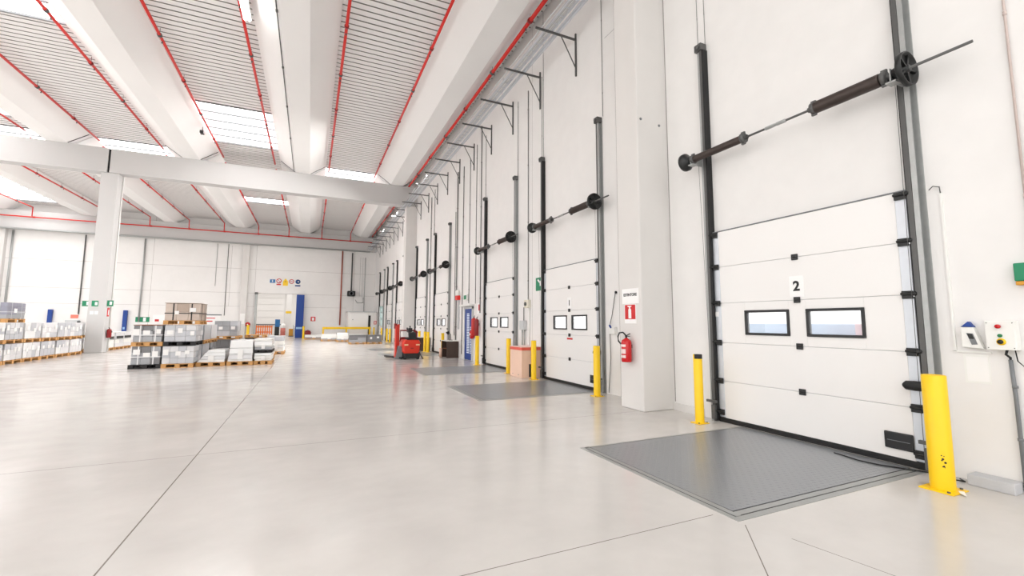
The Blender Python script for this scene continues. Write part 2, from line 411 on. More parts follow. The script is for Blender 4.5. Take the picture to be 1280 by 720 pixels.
# ------------------------------------------------------------------ dock doors
DL = {2: 'door numbered 2', 1: 'door numbered 1', 3: 'dock door before the blue personnel door', 4: 'dock door behind the dark desk',
      5: 'door just before the far pillar', 6: 'first door past the far pillar', 7: 'second door past the far pillar', 8: 'last door before the far corner'}
LX = WX - .055                            # back of nothing: door leaf front lies at LX
def dock_door(n):
    yc = DOORS[n]; y0, y1 = yc - HW, yc + HW
    d = thing('door_%d' % n, (WX, yc, 0), {2: 'white sectional dock door numbered 2 with black framed windows', 1: 'white sectional dock door numbered 1 with a small red label'}.get(n, 'white sectional door, the ' + DL[n]), 'dock door', kind='structure')
    zs = [.06, .665, 1.29, 1.94, 2.55, 3.15]
    wins = [(-.85, -.14), (.10, .81)]; wz0, wz1 = 1.43, 1.81
    for i in range(5):
        a, b = zs[i] + .003, zs[i + 1] - .003
        p = MB()
        if i == 2 and n != 8:
            ys = [y0 + .14, yc + wins[0][0], yc + wins[0][1], yc + wins[1][0], yc + wins[1][1], y1 - .14]
            for q in range(5):
                if q in (1, 3):
                    p.box(LX, LX + .045, ys[q], ys[q + 1], a, wz0); p.box(LX, LX + .045, ys[q], ys[q + 1], wz1, b)
                else: p.box(LX, LX + .045, ys[q], ys[q + 1], a, b)
        elif n == 8 and i in (3, 4, 2):
            p.box(LX, LX + .045, y0 + .1, y0 + .3, a, b); p.box(LX, LX + .045, y1 - .3, y1 - .1, a, b)
            pp = p.build('door_panel', white_steel, d)
            g = MB(); g.box(LX + .01, LX + .03, y0 + .3, y1 - .3, a, b); g.build('pane', aqua_glass, pp)
            continue
        else: p.box(LX, LX + .045, y0 + .14, y1 - .14, a, b)
        po = p.build('door_panel', white_steel, d, .004, 1)
        if i == 2:
            for w0, w1 in wins:
                f = MB(); t_ = .035; a0, a1 = yc + w0, yc + w1; X0, X1 = LX - .018, LX + .05
                f.box(X0, X1, a0, a1, wz0, wz0 + t_); f.box(X0, X1, a0, a1, wz1 - t_, wz1)
                f.box(X0, X1, a0, a0 + t_, wz0 + t_, wz1 - t_); f.box(X0, X1, a1 - t_, a1, wz0 + t_, wz1 - t_)
                fo = f.build('window_frame', black_plastic, d, .004, 1)
                g = MB(); g.box(LX + .01, LX + .02, a0 + t_, a1 - t_, wz0 + t_, wz1 - t_)
                g.build('pane', pane_glass, fo)
    # end stiles, hinges
    for s, (a, b) in enumerate(((y0 + .03, y0 + .14), (y1 - .14, y1 - .03))):
        for i in range(5):
            p = MB(); p.box(LX - .004, LX + .045, a, b, zs[i] + .02, zs[i + 1] - .02); p.build('end_stile', light_galv, d, .004, 1)
        for i in range(6):
            z = min(zs[i] + (.1 if i == 0 else 0), 3.1); c = (a + b) / 2; o = -1 if s == 0 else 1
            p = MB(); p.box(LX - .035, LX - .004, c - .05, c + .05, z - .045, z + .045)
            p.tube((LX - .045, c + o * -.05, z + .01), (LX - .045, c + o * .10, z + .01), .018, 8)
            p.lathe((LX - .045, c + o * .075, z + .01), (0, 1, 0), [(0, -.015), (.028, -.015), (.028, .015), (0, .015)], 12)
            p.build('roller_hinge', black_steel, d, .003, 1)
    p = MB()
    for z in zs[1:5]: p.box(LX + .012, LX + .05, y0 + .1, y1 - .1, z - .02, z + .02)
    p.build('panel_gasket', pale_grey, d)
    for z in zs[1:5]:
        p = MB(); p.box(LX - .02, LX, yc - .075, yc + .015, z - .042, z + .042)
        p.tube((LX - .02, yc - .06, z), (LX - .02, yc, z), .012, 8)
        p.build('centre_hinge', black_plastic, d, .006, 2)
    p = MB(); p.box(LX - .01, LX + .05, y0 + .02, y1 - .02, .0, .055); p.box(LX - .02, LX + .05, y0 + .05, y1 - .05, .03, .075)
    p.build('bottom_seal', black_rubber, d, .004, 1)
    p = MB(); p.box(LX - .004, LX + .05, y0 + .02, y1 - .02, 3.15, 3.165); p.build('top_seal', mid_grey, d)
    # tracks
    for s, o in ((y0, -1), (y1, 1)):
        def q(a, b): return (min(s + o * a, s + o * b), max(s + o * a, s + o * b))
        p = MB()
        a, b = q(.055, .135); p.box(WX - .012, WX - .001, a, b, .0, 6.62)
        a, b = q(.055, .067); p.box(WX - .10, WX - .012, a, b, 0, 6.62)
        a, b = q(.067, .105); p.box(WX - .10, WX - .09, a, b, 0, 6.62)
        for k in range(15):
            z = .35 + k * .42; a, b = q(.05, .07); p.box(WX - .09, WX - .05, a, b, z, z + .1)
        tr = p.build('track', galv, d)
        p = MB()
        a, b = q(.0, .05); p.box(WX - .1, WX - .06, a, b, .02, 6.55) if o < 0 else p.box(WX - .118, WX - .113, a, b, .02, 6.55)
        p.build('roller_guide', dark_galv, d)
        p = MB(); a, b = q(-.03, .055); p.box(WX - (.05 if o < 0 else .112), WX - .002, a, b, .02, 6.5); p.build('side_seal', black_rubber, d)
        p = MB(); a, b = q(-.02, .13); p.box(WX - .15, WX - .005, a, b, 6.5, 6.63)
        p.lathe((WX - .16, (a + b) / 2, 6.56), (1, 0, 0), [(0, -.02), (.04, -.02), (.04, .02), (0, .02)], 12)
        p.build('track_cap', dark_galv, d, .006, 1)
        p = MB(); a, b = q(-.06, .14); p.box(WX - .17, WX - .13, a, b, .3, .34); p.box(WX - .16, WX - .04, *q(-.02, .05), .03, .26)
        p.build('foot_bracket', dark_galv, d, .004, 1)
    if n in (1, 2):
        p = MB(); p.box(LX - .004, LX - .001, yc - .13, yc + .07, 1.98, 2.28); so = p.build('number_sign', white_sign, d)
        text('numeral', str(n), .19 if n == 2 else .2, (LX - .006, yc - .03, 2.13), '-x', ink, so, bold=.006)
        p = MB(); p.box(LX - .03, LX - .0, y0 + .14, y0 + .42, .17, .36); ho = p.build('pull_handle', black_plastic, d, .012, 2)
        p = MB(); p.box(LX - .034, LX - .028, y0 + .17, y0 + .39, .262, .268); p.build('grip_edge', mid_grey, ho)
        p = MB(); p.rings([(LX - .08, y0 + .17, .92), (LX - .08, y0 + .14, .92), (LX - .08, y0 + .06, .92), (LX - .08, y0 - .06, .92)], [.02, .05, .055, .05], 12)
        p.build('latch_buffer', black_rubber, d)
    if n == 1:
        p = MB(); p.box(LX - .004, LX - .001, yc - .17, yc + .1, 1.17, 1.215); p.build('warning_label', red_sign, d)
    if n == 2:
        p = MB(); p.box(LX - .006, LX - .004, y1 - .09, y1 - .03, 1.72, 1.8); lo = p.build('warning_label', white_sign, d); lo['label'] = 'tiny white and blue sticker'
    return d
for n in DOORS: dock_door(n)

# spring shafts
def spring_shaft(n):
    yc = DOORS[n]; X, Z = WX - .3, 4.47
    t = thing('torsion_spring_shaft', (X, yc, Z), 'dark torsion spring shaft on the wall above the ' + DL[n], 'spring shaft', 'torsion spring shafts above the dock doors')
    P = lambda dy: (X, yc + dy, Z)
    m = MB(); m.tube(P(-2.12), P(1.78), .016, 10); m.build('shaft', dark_galv, t)
    for a, b, r in ((.52, 1.46, .062), (-1.32, -.58, .08)):
        m = MB(); prof = [(0, 0)]; k = 46
        for i in range(k): prof += [(r * .93, (b - a) * (i + .02) / k), (r, (b - a) * (i + .5) / k)]
        prof += [(r * .93, b - a), (0, b - a)]
        m.lathe(P(a), (0, 1, 0), prof, 16); m.build('spring', spring_steel, t)
    for dy in (.5, -.56, -1.36, 1.49):
        m = MB(); m.lathe(P(dy), (0, 1, 0), [(0, -.025), (.078, -.025), (.082, 0), (.078, .025), (0, .025)], 18); m.lathe(P(dy), (0, 1, 0), [(.035, -.07), (.035, .07)], 14)
        m.box(X - .015, X + .015, yc + dy - .03, yc + dy + .03, Z - .1, Z + .1)
        m.build('spring_fitting', dark_galv, t)
    m = MB(); m.lathe(P(-.02), (0, 1, 0), [(.016, -.16), (.026, -.15), (.026, -.02), (.016, -.01), (.016, .01), (.026, .02), (.026, .15), (.016, .16)], 12)
    m.box(X - .035, X + .035, yc - .13, yc + .09, Z - .008, Z + .008); m.build('coupling', galv, t)
    for dy, s in ((1.64, 1), (-1.55, -1)):
        m = MB(); R = .155 if s > 0 else .195
        m.lathe(P(dy), (0, 1, 0), [(.02, -.10 * s), (.06, -.1 * s), (.075, -.06 * s), (R * .82, -.02 * s), (R, 0), (R, .05 * s), (R * .93, .05 * s), (R * .9, .01 * s), (.05, .0), (.04, .05 * s), (.02, .05 * s)], 28)
        for k in range(5):
            an = 2 * PI * k / 5
            m.bar((X + .03 * math.cos(an), yc + dy + .02 * s, Z + .03 * math.sin(an)), (X + R * .92 * math.cos(an), yc + dy + .02 * s, Z + R * .92 * math.sin(an)), .03, .02)
        m.build('cable_drum', black_steel, t)
    for dy in (1.5, -1.44):
        m = MB(); m.box(X - .06, WX - .004, yc + dy - .006, yc + dy + .006, Z - .10, Z + .06)
        m.box(WX - .014, WX - .003, yc + dy - .06, yc + dy + .06, Z - .22, Z + .15); m.box(X - .06, X + .06, yc + dy - .05, yc + dy + .05, Z - .11, Z - .09)
        m.build('bearing_bracket', galv, t)
    # cables down the tracks
    for dy in (1.62, -1.5):
        m = MB(); m.tube((WX - .16, yc + dy * .93, Z), (WX - .10, yc + dy * .9, .2), .003, 5); m.build('lift_cable', dark_galv, t)
for n in DOORS: spring_shaft(n)

# dock levellers
tread = mat('tread_plate', srgb(150, 153, 157), .3, .45, .04, 1.6)
for n in DOORS:
    yc = DOORS[n]; a, b = yc - 1.37, yc + .95; x0, x1 = (3.24 if n < 6 else 5.25), 6.2
    t = thing('dock_leveller', (4.7, yc - .2, 0), 'grey tread plate set in the floor before the ' + DL[n], 'dock leveller', 'dock levellers in the floor')
    m = MB(); m.box(x0 + .13, x1 - .03, a + .16, b - .05, .0, .005); m.build('deck_plate', tread, t)
    if n in (1, 2):
        m = MB(); ya, yb, xa, xb = a + .2, b - .09, x0 + .17, x1 - .07; k = 0
        for i in range(int((xb - xa) / .05)):
            for j in range(int((yb - ya) / .05)):
                X, Y = xa + i * .05, ya + j * .05; e = 1 if (i + j) % 2 else -1; c, d_ = .012, .004
                m.add([(X - c, Y - e * c - d_, .005), (X - c, Y - e * c + d_, .005), (X + c, Y + e * c + d_, .005), (X + c, Y + e * c - d_, .005), (X - c * .7, Y - e * c * .7, .0072), (X + c * .7, Y + e * c * .7, .0072)],
                      [(0, 3, 5, 4), (1, 4, 5, 2), (0, 4, 1), (3, 2, 5)])
        m.build('tread_pattern', tread, t)
    m = MB()
    for (xa, xb, ya, yb) in ((x0, x0 + .05, a, b), (x0 + .065, x0 + .12, a + .07, b - .01), (x0 + .05, x1, a, a + .065), (x0 + .12, x1, a + .08, a + .145), (x0 + .05, x1, b - .035, b)):
        m.box(xa, xb, ya, yb, .0, .004)
    m.build('frame', galv, t)
    m = MB(); m.box(x0 + .004, x1, a + .002, b - .002, 0, .0015); m.build('gap', black_steel, t)

# bollards
def bollard(x, y, r, label, h=1.1):
    t = thing('bollard', (x, y, 0), label, 'bollard', 'yellow bollards along the dock wall')
    m = MB(); m.lathe((x, y, 0), (0, 0, 1), [(r, .012), (r, h - .006), (r - .006, h)], 28); m.build('post', yellow_paint, t)
    m = MB(); m.lathe((x, y, 0), (0, 0, 1), [(r - .006, h), (r - .012, h - .004), (0, h - .004)], 28); m.build('cap', black_plastic if r < .08 else yellow_paint, t)
    m = MB(); k = r * 1.55; m.prism([(x - k, y - k * .9), (x + k, y - k * .9), (x + k, y + k * .9), (x - k, y + k * .9)], 2, 0, .012); m.build('base_plate', yellow_paint, t, .003, 1)
    for sx in (-1, 1):
        m = MB(); m.lathe((x + sx * k * .82, y - k * .6, .012), (0, 0, 1), [(.014, 0), (.014, .012), (0, .012)], 6); m.build('bolt', dark_galv, t)
    return t
b = bollard(5.70, 2.34, .096, 'thick yellow bollard standing on the near edge of door number 2')
m = MB(); 
for k in range(9):
    an = -2.45 + random.uniform(-.25, .25); z = random.uniform(.22, .36)
    m.lathe((5.70 + .0962 * math.cos(an), 2.34 + .0962 * math.sin(an), z), (math.cos(an), math.sin(an), 0), [(random.uniform(.004, .011), 0), (0, .0008)], 7)
m.build('paint_chip', ink, b)
b = bollard(5.82, 5.42, .070, 'slim yellow bollard with chipped black top at the far edge of door number 2')
m = MB(); m.lathe((5.82, 5.42, 0), (0, 0, 1), [(.0712, 1.03), (.0712, 1.101)], 20)
m.f = [f for i, f in enumerate(m.f) if i in (8, 9, 10, 11, 12, 13, 14)]; m.mi = m.mi[:len(m.f)]; m.sm = m.sm[:len(m.f)]
m.build('paint_chip', ink, b)
for x, y, l in ((5.84, 8.27, 'yellow bollard at the near edge of the door numbered 1'), (5.88, 11.4, 'yellow bollard standing in front of the peach carton'), (5.85, 13.1, 'yellow bollard just behind the peach carton'),
                (5.87, 16.1, 'yellow bollard below the red extinguishers by the blue door'), (5.87, 20.95, 'yellow bollard rising behind the dark desk'), (5.86, 23.85, 'yellow bollard between the dark desk and the red truck, nearer one of the close pair'),
                (5.86, 24.55, 'yellow bollard between the dark desk and the red truck, farther one of the close pair'), (5.86, 25.95, 'yellow bollard partly hidden by the black hose beside the red truck'),
                (5.86, 33.15, 'yellow bollard past the far pillar, first in line behind the red mast'), (5.86, 36.4, 'yellow bollard past the far pillar, second in line'),
                (5.86, 37.9, 'yellow bollard past the far pillar, third in line'), (5.86, 41.0, 'yellow bollard past the far pillar, fourth in line'), (5.86, 46.2, 'yellow bollard beside the white cabin in the far corner')):
    bollard(x, y, .075, l)

# ------------------------------------------------------------------ cable tray, brackets, pipes
for i in range(20):
    y = 7.6 + 2.06 * i
    t = thing('wall_bracket', (WX, y, 9.33), 'grey triangular wall bracket under the cable tray, %s along from the near pillar' % ORD[i], 'bracket', 'cable tray brackets along the dock wall')
    m = MB(); m.box(WX - .04, WX, y - .02, y + .02, 8.28, 9.5); m.build('upright', dark_galv, t)
    m = MB(); m.box(5.05, WX - .02, y - .02, y + .02, 9.30, 9.35); m.build('arm', dark_galv, t)
    m = MB(); m.bar((WX - .02, y, 8.5), (5.82, y, 9.31), .022, .022); m.build('strut', dark_galv, t)
t = thing('cable_tray', (5.6, 28, 9.4), 'long galvanised cable tray resting on the wall brackets', 'cable tray')
m = MB()
m.box(5.36, 5.375, 2, 49.3, 9.35, 9.43); m.box(5.56, 5.575, 2, 49.3, 9.35, 9.43)
for k in range(150): m.box(5.37, 5.56, 2.1 + k * .315, 2.12 + k * .315, 9.35, 9.365)
m.build('rails', light_galv, t)
m = MB()
for x, r in ((5.40, .012), (5.44, .015), (5.49, .012), (5.52, .01)): m.tube((x, 2, 9.39), (x, 49.3, 9.39), r, 6)
m.build('cables', pale_grey, t)
m = MB(); m.tube((5.74, 2, 9.40), (5.74, 49.3, 9.40), .045, 12); m.tube((5.66, 2, 9.375), (5.66, 49.3, 9.375), .02, 8)
tag(m.build('conduit', light_galv), 'grey steel pipe pair running along the brackets beside the cable tray', 'pipe')
m = MB(); m.tube((5.22, 2, 9.37), (5.22, 49.3, 9.37), .015, 8)
tag(m.build('conduit', pale_grey), 'thin pale conduit on the outer tips of the wall brackets', 'conduit')
for i, y in enumerate((12.6, 18.9, 23.1, 32, 38.5)):
    t = thing('floodlight', (5.47, y, 9.5), 'small lit floodlight clipped to the cable tray, %s from the near pillar' % ORD[i], 'floodlight', 'floodlights on the cable tray')
    m = MB(); m.box(5.40, 5.54, y - .06, y + .06, 9.43, 9.56); m.build('housing', white_steel, t, .01)
    m = MB(); m.box(5.39, 5.398, y - .05, y + .05, 9.445, 9.545); m.build('lens', lamp_glow if i in (2, 3, 4) else pale_grey, t)

# red sprinkler pipes
def red_pipe(x, z, y0, y1, label, r=.048, drop=False, clip=3.1):
    t = thing('sprinkler_pipe', (x, y0, z), label, 'pipe', 'red sprinkler pipes under the roof')
    m = MB(); m.tube((x, y0, z), (x, y1, z), r, 10)
    if drop: m.path([(x, y1, z), (x, y1 + .02, z - .02), (x, y1 + .02, 10.2)], r * .8, 8)
    m.build('pipe', red_paint, t)
    y = y0 + 1.1; j = 0
    while y < y1:
        m = MB(); m.lathe((x, y, z), (0, 1, 0), [(r * 1.0, -.05), (r * 1.5, -.05), (r * 1.5, .05), (r, .05)], 10); m.tube((x, y, z), (x, y, z + .25), .008, 6)
        m.build('coupling', dark_galv if j % 2 else dark_red, t)
        m = MB(); m.lathe((x, y + .3, z - r * .8), (0, 0, -1), [(.016, 0), (.016, .05), (.03, .06), (.03, .07), (0, .08)], 8); m.build('sprinkler_head', dark_galv, t)
        y += clip; j += 1
PX = [(3.46, 'outer side of the first roof beam'), (.66, 'dock side of the second roof beam'), (-2.36, 'outer side of the second roof beam'), (-5.02, 'dock side of the third roof beam'),
      (-7.86, 'outer side of the third roof beam'), (-10.62, 'dock side of the fourth roof beam'), (-13.52, 'outer side of the fourth roof beam'), (-16.3, 'dock side of the fifth roof beam'), (-21.3, 'under the large outer skylight')]
for x, l in PX:
    red_pipe(x, 11.17, 7.2, 29.7, 'red sprinkler pipe before the cross beam, ' + l)
    red_pipe(x + .05, 10.95, 30.1, 48.9, 'red sprinkler pipe beyond the cross beam, ' + l, drop=True)
red_pipe(5.72, 10.8, 4, 49.1, 'long red sprinkler main running high beside the dock wall', .06)
m = MB(); m.tube((-42, 49.2, 10.18), (5.75, 49.2, 10.18), .05, 10)
for x, _ in PX: m.lathe((x + .05, 49.2, 10.18), (1, 0, 0), [(.05, -.07), (.075, -.07), (.075, .07), (.05, .07)], 10)
tag(m.build('sprinkler_pipe', red_paint), 'red sprinkler main crossing the hall along the end wall', 'pipe')
# vertical pipes on walls
def vpipe(x, y, z0, z1, r, mm, label, nm='conduit'):
    x = WX - r * 1.5 - .004; m = MB(); m.tube((x, y, z0), (x, y, z1), r, 10)
    z = z0 + .6
    while z < z1:
        m.lathe((x, y, z), (0, 0, 1), [(r, -.02), (r * 1.45, -.02), (r * 1.45, .02), (r, .02)], 10); z += 1.9
    return tag(m.build(nm, mm), label, 'pipe')
steel = mat('conduit_steel', srgb(134, 134, 133), .5, .3, .08, 8)
vpipe(WX - .03, 1.75, 2.25, 9.3, .011, mat('pinkish_pipe', srgb(206, 190, 184), .5), 'pale brown conduit climbing the wall above the green emergency lamp')
for y, z0, z1, r, l in ((5.58, 6.63, 11.4, .006, 'thin steel rod rising from the far track of door 2, outer of the pair'), (5.42, 6.63, 11.4, .006, 'thin steel rod rising from the far track of door 2, inner of the pair'),
                        (8.50, 6.63, 11.4, .01, 'thin rod rising from the near track of door 1'), (11.52, 6.64, 11.4, .008, 'thin rod rising from the far track of door 1'), (11.62, 2.97, 9.3, .01, 'thin conduit dropping to the green sign beside door 1'),
                        (12.55, 2.34, 9.3, .018, 'grey conduit dropping to the beige switch box beside door 1'), (13.35, 6.6, 9.3, .012, 'thin rod rising from the near track of the door behind the carton'), (16.42, 6.6, 9.3, .014, 'thin rod rising from the far track of the door before the blue door'),
                        (16.9, 2.0, 9.9, .028, 'grey pipe descending to the red extinguishers'), (17.5, 2.4, 9.3, .018, 'thin conduit beside the extinguisher pipe'), (18.35, 2.45, 9.0, .02, 'thin conduit above the blue personnel door'),
                        (19.25, .2, 8.9, .025, 'grey pipe between the blue door and the red alarm horn'), (20.12, .8, 8.9, .04, 'thick grey pipe behind the dark desk'), (20.45, 1.0, 7.0, .02, 'thin conduit at the near side of the door behind the desk'),
                        (24.6, 6.6, 9.3, .02, 'grey rod above the door behind the desk'), (25.3, .82, 9.0, .03, 'grey pipe between the two doors before the far pillar')):
    vpipe(WX - .03, y, z0, z1, r * .75, steel, l)
for x, z0, z1, r, mm, l in ((-18.1, 2.2, 9.1, .045, dark_galv, 'dark downpipe on the end wall behind the free-standing pillar'), (-13.95, 1.6, 9.1, .06, galv, 'thick grey downpipe on the end wall behind the charcoal pallet loads'), (-22.7, 2, 9.1, .07, galv, 'grey downpipe at the outer end of the end wall'),
                            (-7.5, 2.2, 9.1, .025, dark_galv, 'thin dark conduit on the end wall over the silver pallet loads'), (-8.4, 5.0, 9.1, .02, galv, 'thin grey conduit on the end wall ending at a small camera')):
    m = MB(); m.tube((x, 49.985 - r, z0), (x, 49.985 - r, z1), r, 10); tag(m.build('downpipe', mm), l, 'pipe')
m = MB(); m.tube((2.85, 49.9, 1.3), (2.85, 49.9, 9.2), .07, 10); tag(m.build('standpipe', mat('rust_red', srgb(164, 84, 66), .5)), 'rusty red standpipe on the end wall beside the white cabin', 'pipe')
t = thing('unit_heater', (3.9, 49.6, 4.6), 'black unit heater hanging on a dark pole at the end wall', 'heater')
m = MB(); m.tube((3.85, 49.8, 4.9), (3.85, 49.8, 9.0), .07, 8); m.build('pole', dark_galv, t)
m = MB(); m.box(3.45, 4.25, 49.35, 49.95, 4.35, 4.9); m.build('casing', black_steel, t, .06)
m = MB(); m.lathe((3.85, 49.35, 4.62), (0, -1, 0), [(0, 0), (.2, 0), (.22, .04), (.16, .04)], 16); m.build('fan_ring', mid_grey, t)
t = thing('wall_frame', (5.0, 49.8, 4), 'thin grey pipe frame on the end wall over the white cabin', 'pipe frame')
m = MB(); m.path([(4.3, 49.9, 4.0), (4.5, 49.9, 3.7), (5.1, 49.9, 3.7), (5.1, 49.9, 4.25)], .035, 8); m.tube((5.2, 49.9, 2.7), (5.2, 49.9, 8.6), .03, 8); m.tube((4.7, 49.9, 4.3), (4.7, 49.9, 8.6), .012, 6); m.tube((4.95, 49.9, 4.3), (4.95, 49.9, 8.6), .012, 6)
m.build('tube', galv, t)

# strip lamp under the roof
for x, y, l in ((-2.2, 14.5, 'lit white strip lamp hanging by the second roof beam'),):
    t = thing('strip_light', (x, y, 11), l, 'lamp')
    m = MB(); m.box(x - .12, x + .12, y - .75, y + .75, 11.0, 11.1); m.build('housing', white_steel, t, .01)
    for dx in (-.06, .06):
        m = MB(); m.tube((x + dx, y - .7, 10.975), (x + dx, y + .7, 10.975), .03, 8); m.build('tube', lamp_glow, t)
    for dy in (-.6, .6):
        m = MB(); m.tube((x, y + dy, 11.1), (x, y + dy, 11.46), .008, 6); m.build('hanger', dark_galv, t)
# cable down the second roof beam
m = MB(); m.tube((-1.3, 8, 10.75), (-1.3, 29.35, 10.75), .018, 8)
for y in (14, 17.2, 20.4, 24): m.lathe((-1.3, y, 10.75), (0, 1, 0), [(.018, -.06), (.035, -.05), (.035, .05), (.018, .06)], 8)
tag(m.build('conduit', dark_galv), 'dark conduit clipped under the second roof beam from the dock wall', 'conduit')
t = thing('camera', (-5.2, 25.2, 10.8), 'small black camera under the third roof beam near the skylight', 'camera')
m = MB(); m.box(-5.28, -5.12, 25.0, 25.3, 10.72, 10.86); m.build('housing', black_plastic, t, .02)
m = MB(); m.tube((-5.2, 25.2, 10.86), (-5.2, 25.2, 11.1), .02, 6); m.build('stalk', dark_galv, t)

# ------------------------------------------------------------------ near wall equipment
t = thing('control_box', (WX - .06, 2.0, 1.5), 'white dock control box with red, green and emergency stop buttons', 'control box')
m = MB(); m.box(WX - .11, WX, 1.89, 2.10, 1.355, 1.64); m.build('housing', off_white, t, .006)
X = WX - .11
m = MB(); m.lathe((X, 2.0, 1.585), (-1, 0, 0), [(.018, 0), (.018, .012), (.021, .014), (.02, .03), (0, .034)], 18); m.build('button', red_gloss, t)
m = MB(); m.lathe((X, 1.995, 1.495), (-1, 0, 0), [(.017, 0), (.017, .012), (.013, .014), (0, .014)], 18); m.build('button', mat('button_green', srgb(20, 120, 66), .3), t)
m = MB(); m.lathe((X, 1.99, 1.435), (-1, 0, 0), [(.034, 0), (.034, .006), (0, .006)], 24); yo = m.build('stop_plate', yellow_paint, t)
m = MB(); m.lathe((X - .006, 1.99, 1.435), (-1, 0, 0), [(.014, 0), (.022, .014), (.02, .03), (0, .034)], 18); m.build('stop_button', black_plastic, t)
for y in (1.905, 2.085):
    for z in (1.375, 1.62):
        m = MB(); m.lathe((X, y, z), (-1, 0, 0), [(.005, 0), (.004, .003), (0, .003)], 8); m.build('screw', dark_galv, t)
t = thing('scanner_holder', (WX - .04, 2.22, 1.5), 'white wedge shaped terminal with blue peak and grey screen on the wall', 'terminal')
m = MB(); m.prism([(2.30, 1.37), (2.135, 1.355), (2.20, 1.575), (2.30, 1.575)], 0, WX - .07, WX); m.build('housing', off_white, t, .008)
m = MB(); m.prism([(2.30, 1.577), (2.20, 1.577), (2.24, 1.635)], 0, WX - .065, WX); m.build('peak', blue_paint, t, .004)
m = MB(); m.prism([(2.255, 1.515), (2.205, 1.51), (2.175, 1.40), (2.22, 1.395)], 0, WX - .074, WX - .06); so = m.build('screen', mid_grey, t)
m = MB(); m.prism([(2.25, 1.51), (2.21, 1.506), (2.197, 1.455), (2.232, 1.455)], 0, WX - .077, WX - .072); m.build('display', black_steel, t)
t = thing('notice_sheet', (WX, 2.22, 1.15), 'blank white paper sheet in a clear pocket below the wall terminal', 'paper')
m = MB(); m.box(WX - .004, WX, 2.125, 2.32, 1.0, 1.295); m.build('pocket', off_white, t)
m = MB(); m.box(WX - .006, WX - .004, 2.135, 2.30, 1.02, 1.27); m.build('sheet', paper, t)
t = thing('conduit', (WX - .03, 1.97, .6), 'grey steel conduit with black cable from the control box to the floor', 'conduit')
m = MB(); m.path([(WX - .03, 1.965, 1.26), (WX - .03, 1.955, .9), (WX - .03, 1.95, .02)], .017, 10)
for z in (1.0, .5): m.lathe((WX - .03, 1.953, z), (0, 0, 1), [(.017, -.012), (.023, -.012), (.023, .012), (.017, .012)], 10)
m.build('pipe', mid_grey, t)
m = MB(); m.path([(WX - .05, 1.975, 1.355), (WX - .055, 1.985, 1.31), (WX - .045, 1.96, 1.28), (WX - .03, 1.965, 1.25)], .011, 8); m.build('cable', black_rubber, t)
m = MB(); m.path([(WX - .05, 1.92, 1.355), (WX - .05, 1.91, 1.25), (WX - .03, 1.86, 1.18), (WX - .02, 1.75, 1.2)], .005, 6)
tag(m.build('cable', black_rubber), 'thin black cable looping away under the control box', 'cable')
t = thing('conduit', (WX - .015, 2.38, 2), 'thin white trunking running down beside door 2 and across to the control box', 'conduit')
m = MB(); m.box(WX - .018, WX, 2.365, 2.385, 1.32, 3.05); m.box(WX - .018, WX, 2.1, 2.385, 1.31, 1.328); m.build('trunking', off_white, t)
m = MB(); m.path([(WX - .02, 2.375, 3.05), (WX - .02, 2.38, 3.12), (WX - .03, 2.43, 3.14), (WX - .05, 2.46, 3.1)], .006, 6); m.build('cable', dark_galv, t)
t = thing('emergency_lamp', (WX - .04, 1.7, 2.1), 'green and white emergency exit lamp with amber base on the wall', 'emergency lamp')
m = MB(); m.box(WX - .07, WX, 1.5, 1.87, 2.025, 2.2); m.build('housing', green_sign, t, .008)
m = MB(); m.box(WX - .075, WX - .068, 1.55, 1.79, 2.05, 2.18); m.build('pictogram', mat('mint', srgb(180, 226, 208), .4), t)
m = MB(); m.box(WX - .066, WX, 1.5, 1.865, 1.985, 2.023); m.build('base', amber_paint, t, .006)
t = thing('kerb_block', (6.2, 2.14, 0), 'light grey concrete block on the floor against the wall under the terminal', 'block')
m = MB(); m.box(6.1, 6.285, 1.97, 2.31, 0, .105); m.build('block', mat('kerb_concrete', srgb(196, 197, 200), .8, 0, .06, 12, .2, 40), t, .01)
CABLE = [(6.0, 3.5, .013), (5.98, 3.4, .013), (5.93, 3.2, .013), (5.96, 3.0, .013), (6.07, 2.78, .013), (6.16, 2.62, .013), (6.14, 2.5, .013), (6.1, 2.42, .013), (6.14, 2.34, .013), (6.2, 2.4, .013)]
m = MB(); m.path(CABLE, .007, 8)
tag(m.build('cable', black_rubber), 'black cable lying across the corner of the tread plate at door 2', 'cable')
m = MB(); m.prism([(5.62, 2.14), (5.74, 2.20), (5.72, 2.235), (5.66, 2.20)], 2, .012, .02)
tag(m.build('paper_scrap', paper), 'white paper scrap lying at the foot of the thick bollard', 'paper')

